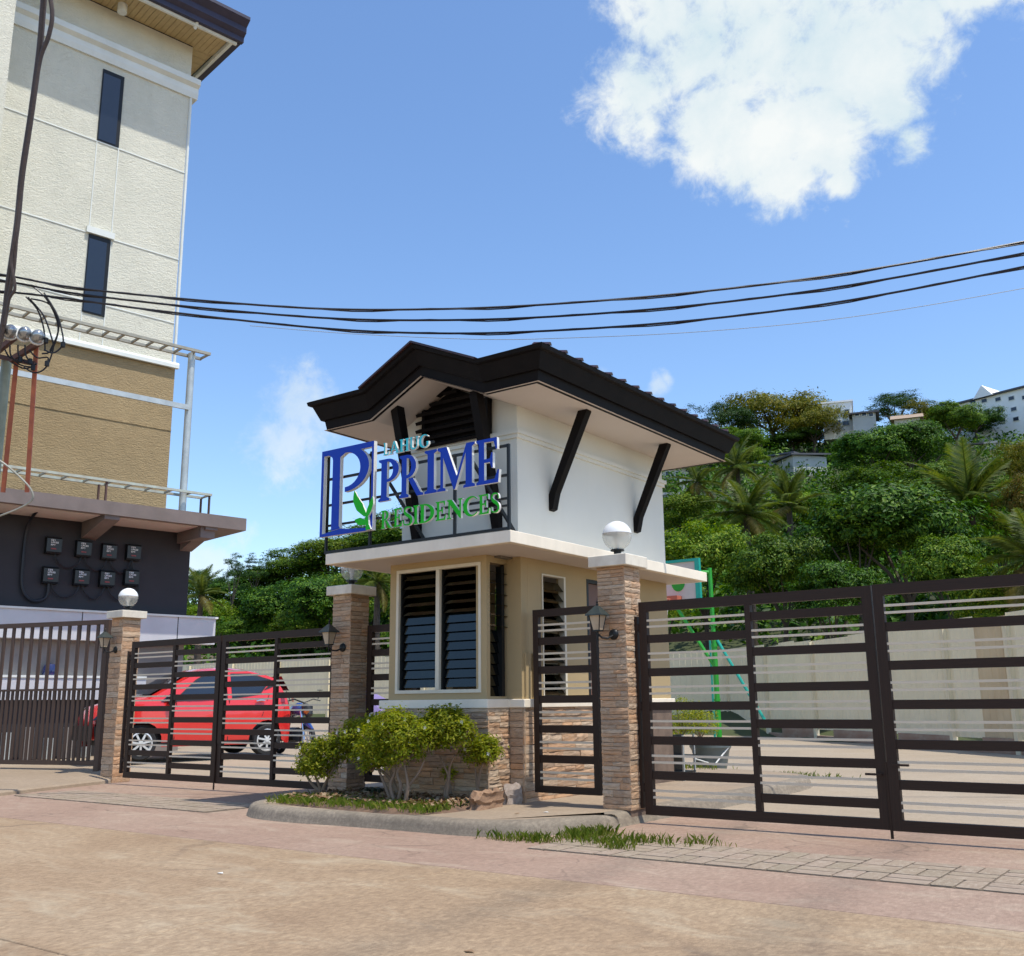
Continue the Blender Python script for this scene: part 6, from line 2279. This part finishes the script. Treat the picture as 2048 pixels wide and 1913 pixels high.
def shrub(stems, blobs, nl, label, seed, nfl=5):
    """stems: list of polylines; blobs: (centre, radii)"""
    rg_ = np.random.default_rng(seed)
    b0 = stems[0][0]
    t = thing('shrub', b0, label, 'shrub', 'shrubs in front of the guardhouse')
    for st in stems:
        pp = catmull(st, 5)
        n__ = len(pp)
        MB().tube(pp, [.020 * (1 - .68 * i / (n__ - 1)) for i in range(n__)], 6).build('stem', M['stem_bark'], t, smooth=True)
    P2, N2 = [], []
    tot = sum(r[0] * r[2] for _, r in blobs)
    for c, r in blobs:
        k = int(nl * 3.4 * r[0] * r[2] / tot)
        cc, cn = sphere_pts(max(4, k // 14), c, r, rg_, .5, -.6)
        rep = np.repeat(cc, 14, axis=0); nn = np.repeat(cn, 14, axis=0)
        p = rep + rg_.normal(0, .024, rep.shape)
        P2.append(p); N2.append(nn)
        # twigs fanning into the crown
        tw_ = MB()
        for q in range(7):
            a = rg_.uniform(0, 6.28)
            s0 = Vector(c) + Vector((0, 0, -r[2] * .8))
            tw_.tube([s0, s0 + Vector((r[0] * .4 * math.cos(a), r[1] * .4 * math.sin(a), r[2] * .6)), s0 + Vector((r[0] * .8 * math.cos(a), r[1] * .8 * math.sin(a), r[2] * 1.1))], [.008, .006, .003], 4)
        tw_.build('twig', M['stem_bark'], t)
    P2, N2 = np.concatenate(P2), np.concatenate(N2)
    me = leaves_mesh('foliage', P2 - np.array(b0), N2, .035, M['shrub_leaf'], aspect=.4, up=1.0, rng_=rg_)
    link(bpy.data.objects.new('foliage', me), t)
    for q in range(nfl):
        c, r = blobs[q % len(blobs)]
        a = rg_.uniform(0, 6.28); el = rg_.uniform(.1, 1.2)
        p = Vector(c) + Vector((r[0] * math.cos(a) * math.cos(el), -abs(r[1] * math.sin(a) * math.cos(el)), r[2] * math.sin(el))) * 1.04
        fm = MB()
        for k in range(5):
            a2 = k * 1.2566
            fm.add([p, p + Vector((.012 * math.cos(a2 - .4), -.004, .012 * math.sin(a2 - .4))), p + Vector((.021 * math.cos(a2), -.008, .021 * math.sin(a2))), p + Vector((.012 * math.cos(a2 + .4), -.004, .012 * math.sin(a2 + .4)))], [(0, 1, 2, 3)])
        fm.build('flower', M['petal'], t)
    return t


shrub([[(-7.42, 6.98, .12), (-7.40, 6.98, .22), (-7.46, 6.97, .34), (-7.50, 6.98, .42)], [(-7.40, 6.98, .12), (-7.36, 7.0, .25), (-7.28, 7.0, .36), (-7.22, 7.02, .46)], [(-7.41, 6.98, .2), (-7.50, 6.96, .27), (-7.58, 6.95, .36)]],
      [((-7.44, 6.98, .50), (.21, .20, .17)), ((-7.27, 7.0, .58), (.17, .18, .15)), ((-7.55, 6.97, .42), (.12, .13, .11)), ((-7.36, 6.96, .40), (.16, .14, .10))], 1500, 'leftmost leafy shrub beside the kerb end of the planter', 31, 4)
shrub([[(-6.55, 7.18, .15), (-6.66, 7.16, .32), (-6.85, 7.12, .46), (-7.0, 7.1, .58)], [(-6.57, 7.18, .15), (-6.7, 7.2, .40), (-6.82, 7.18, .6)]],
      [((-7.02, 7.12, .70), (.23, .2, .16)), ((-6.80, 7.14, .76), (.2, .2, .15)), ((-7.12, 7.10, .60), (.14, .15, .12)), ((-6.85, 7.06, .56), (.18, .16, .13))], 1700, 'second shrub from the left, reaching up before the shaded pillar', 32, 5)
shrub([[(-6.28, 6.82, .15), (-6.34, 6.82, .30), (-6.30, 6.83, .44), (-6.42, 6.84, .56)], [(-6.26, 6.82, .15), (-6.20, 6.8, .30), (-6.26, 6.82, .42), (-6.14, 6.84, .56)], [(-6.18, 6.84, .15), (-6.16, 6.84, .28), (-6.06, 6.86, .40), (-6.0, 6.88, .52)],
       [(-6.36, 6.86, .15), (-6.46, 6.86, .32), (-6.58, 6.88, .48)], [(-6.14, 6.78, .15), (-6.10, 6.78, .30), (-6.16, 6.80, .48)]],
      [((-6.50, 6.88, .68), (.26, .23, .19)), ((-6.22, 6.86, .72), (.25, .23, .18)), ((-6.40, 6.86, .54), (.18, .16, .10)), ((-6.02, 6.90, .70), (.15, .17, .14)), ((-6.35, 6.88, .83), (.20, .2, .12)), ((-6.58, 6.84, .48), (.14, .13, .09)), ((-6.15, 6.82, .58), (.16, .14, .10))], 2900, 'largest many-stemmed shrub in the middle of the planter', 33, 8)
shrub([[(-5.98, 7.16, .14), (-6.0, 7.16, .25), (-5.95, 7.15, .36), (-5.99, 7.14, .45), (-6.06, 7.14, .56)], [(-5.985, 7.16, .20), (-5.96, 7.16, .34), (-5.93, 7.14, .45), (-5.86, 7.12, .55)]],
      [((-5.95, 7.10, .78), (.26, .22, .19)), ((-5.80, 7.08, .72), (.17, .17, .15)), ((-6.08, 7.12, .72), (.15, .17, .16))], 2300, 'tall shrub on twisted stems in front of the guardhouse stones', 34, 7)
shrub([[(-5.78, 7.36, .13), (-5.79, 7.36, .25), (-5.80, 7.35, .36), (-5.81, 7.35, .44)], [(-5.79, 7.36, .28), (-5.76, 7.35, .38), (-5.71, 7.34, .48)]],
      [((-5.80, 7.34, .55), (.13, .13, .085)), ((-5.68, 7.33, .62), (.12, .12, .09)), ((-5.60, 7.32, .55), (.09, .1, .07))], 800, 'smallest single-stemmed shrub next to the stone corner and rock', 35, 4)
shrub([[(-6.12, 7.38, .13), (-6.12, 7.38, .24), (-6.14, 7.38, .32)]], [((-6.14, 7.38, .37), (.06, .05, .05))], 60, 'tiny dark seedling against the stone base behind the shrubs', 36, 0)

# grass tufts and leaf litter
def blades(name, spots_, hmin, hmax, w, m, seed, lean=.5):
    rg_ = random.Random(seed)
    mb = MB()
    for (x, y, z) in spots_:
        x += rg_.gauss(0, .012); y += rg_.gauss(0, .012)
        h = rg_.uniform(hmin, hmax); a = rg_.uniform(0, 6.28); l = h * rg_.uniform(.15, lean * 1.6)
        dx, dy = math.cos(a), math.sin(a)
        sx, sy = -dy * w / 2, dx * w / 2
        p1 = (x + dx * l * .35, y + dy * l * .35, z + h * .6); p2 = (x + dx * l, y + dy * l, z + h * rg_.uniform(.8, 1))
        mb.add([(x - sx, y - sy, z), (x + sx, y + sy, z), (p1[0] + sx * .8, p1[1] + sy * .8, p1[2]), p2, (p1[0] - sx * .8, p1[1] - sy * .8, p1[2])], [(0, 1, 2, 3, 4)])
    return mb.build(name, m)


M['grass'] = leaf_mat('grass_blade', [(.07, .13, .014), (.13, .20, .02), (.20, .25, .03), (.29, .27, .07)], .4, .5)
gr = random.Random(4)
sp = []
for (cx, cy, rx_, ry_, n__) in ((-4.55, 6.42, .22, .07, 230), (-4.36, 6.80, .12, .16, 420), (-4.28, 7.02, .1, .1, 150), (-4.0, 6.55, .25, .10, 260), (-3.75, 6.75, .28, .08, 260), (-3.80, 6.38, .12, .06, 130), (-4.75, 6.35, .2, .04, 120), (-3.4, 6.9, .18, .05, 70)):
    for i in range(n__):
        sp.append((cx + gr.gauss(0, rx_ * .6), cy + gr.gauss(0, ry_ * .6), .0))
sp = [p for p in sp if not (p[0] < -4.5 and p[1] > 6.6)]
o = blades('grass_patch', [p for p in sp * 2 if gr.random() < .45], .012, .095, .0045, M['grass'], 5)
tag(o, 'ragged green grass growing along the kerb foot by the right gate', 'grass', kind='stuff')
sp = []
for i in range(2600):
    a, b = gr.uniform(-7.6, -5.68), gr.uniform(6.5, 7.15)
    if b > 6.9 and gr.random() < .75: continue
    sp.append((a, b, .125))
o = blades('planter_grass', sp * 2, .02, .09, .0055, M['grass'], 6)
tag(o, 'short green ground cover grass along the planter edge under the shrubs', 'grass', kind='stuff')
sp = [(-6.6 + gr.gauss(0, .25), 12.9 + gr.gauss(0, .12), .11) for _ in range(160)] + [(-5.2 + gr.gauss(0, .3), 13.4 + gr.gauss(0, .1), .0) for _ in range(200)]
o = blades('yard_grass', sp, .03, .10, .012, M['grass'], 8)
tag(o, 'thin grass strip on the yard concrete behind the right gate', 'grass', kind='stuff')
# dry litter
lit_p = np.array([(gr.uniform(-7.5, -5.7), gr.uniform(6.6, 7.42), .165 + gr.uniform(0, .03)) for _ in range(1100)])
M['litter'] = leaf_mat('dry_litter', [(.10, .05, .03), (.20, .11, .06), (.30, .20, .12), (.38, .30, .20)], .1, .8)
lt = bpy.data.objects.new('leaf_litter', leaves_mesh('leaf_litter', lit_p, np.tile([0, 0, 1.0], (len(lit_p), 1)), .06, M['litter'], aspect=.5, jitter=.5))
link(lt); tag(lt, 'brown dry leaf litter on the planter soil', 'leaf litter', kind='stuff')
# dark strappy plant at the left rear of the planter
dp = random.Random(12)
dpl = thing('strap_plant', (-7.0, 7.3, .15), 'dark drooping strap-leaved plant at the rear of the planter', 'plant')
M['dark_strap'] = leaf_mat('dark_strap', [(.012, .018, .012), (.025, .035, .02), (.07, .08, .05)], .15, .35)
for i in range(26):
    a = dp.uniform(0, 6.28); l = dp.uniform(.16, .26); w = .018
    mb = MB(); prev = None
    for k in range(6):
        t_ = k / 5
        x = -7.0 + math.cos(a) * l * t_; y = 7.28 + math.sin(a) * l * .6 * t_; z = .16 + .30 * t_ - .36 * t_ * t_ * dp.uniform(.9, 1.1)
        ww = w * (1 - t_ ** 2 * .9)
        mb.v += [(x - math.sin(a) * ww, y + math.cos(a) * ww, z), (x + math.sin(a) * ww, y - math.cos(a) * ww, z)]
        if k: mb.f.append((2 * k - 2, 2 * k - 1, 2 * k + 1, 2 * k)); mb.m.append(0)
    mb.build('strap_leaf', M['dark_strap'], dpl)


# rocks
def rock(loc, size, seed, label, m, rotz=0):
    rg_ = random.Random(seed)
    bm = bmesh.new()
    bmesh.ops.create_cube(bm, size=1)
    bmesh.ops.subdivide_edges(bm, edges=bm.edges[:], cuts=5, use_grid_fill=True)
    for v in bm.verts:
        c = v.co.copy()
        for ax_ in range(3):
            v.co[ax_] += .055 * math.sin(c[(ax_ + 1) % 3] * 9 + seed) + .045 * math.cos(c[(ax_ + 2) % 3] * 13 + seed * 2) + rg_.uniform(-.03, .03)
        if c.z > .3: v.co.z += .22 * math.sin(c.x * 8 + seed) * .5
        v.co.z *= 1 - .25 * abs(c.x)
    me = bpy.data.meshes.new('rock'); bm.to_mesh(me); bm.free()
    me.materials.append(m)
    me.polygons.foreach_set('use_smooth', [True] * len(me.polygons))
    me.set_sharp_from_angle(angle=math.radians(25))
    o = bpy.data.objects.new('rock', me); o.location = loc; o.scale = size; o.rotation_euler = (0, .08, rotz)
    link(o); tag(o, label, 'rock', 'rocks beside the planter')


M['rock'] = mat('rock_brown', (.36, .22, .13), .9, (.22, .13, .08), 6, .7, 22)
M['rock_pale'] = mat('rock_pale', (.44, .36, .30), .85, (.30, .23, .18), 5, .7, 18)
rock((-5.60, 7.23, .17), (.12, .36, .15), 3, 'rough brown broken rock at the right end of the planter', M['rock'], .12)
rock((-5.63, 7.66, .17), (.07, .22, .18), 8, 'flat pale slab of stone leaning on the guardhouse corner', M['rock_pale'], -.05)

# pot shrub behind the guardhouse and white pebbles
shrub([[(-6.9, 13.3, .12), (-6.9, 13.3, .35), (-6.8, 13.3, .55)]], [((-6.75, 13.2, .75), (.42, .35, .30)), ((-6.45, 13.2, .68), (.30, .3, .24)), ((-7.05, 13.25, .62), (.3, .3, .22))], 1500, 'clipped yellow-green bush behind the guardhouse end', 41, 0)
# a few dry leaves and scraps on the concrete
for i, (x, y, z) in enumerate(((-5.1, 7.0, .115), (-4.95, 7.2, .115), (-2.8, 3.5, .003), (-5.3, 4.2, .003))):
    f = MB().add([(x - .03, y, z), (x, y - .018, z + .004), (x + .03, y, z + .002), (x, y + .018, z + .006)], [(0, 1, 2, 3)])
    o = f.build('litter_scrap', M['white_plastic'] if i % 2 else M['litter'], None, origin=(x, y, z))
    tag(o, ('dry brown leaf' if i % 2 == 0 else 'small white paper scrap') + (' on the island pavement' if i < 2 else ' on the street concrete'), 'litter')
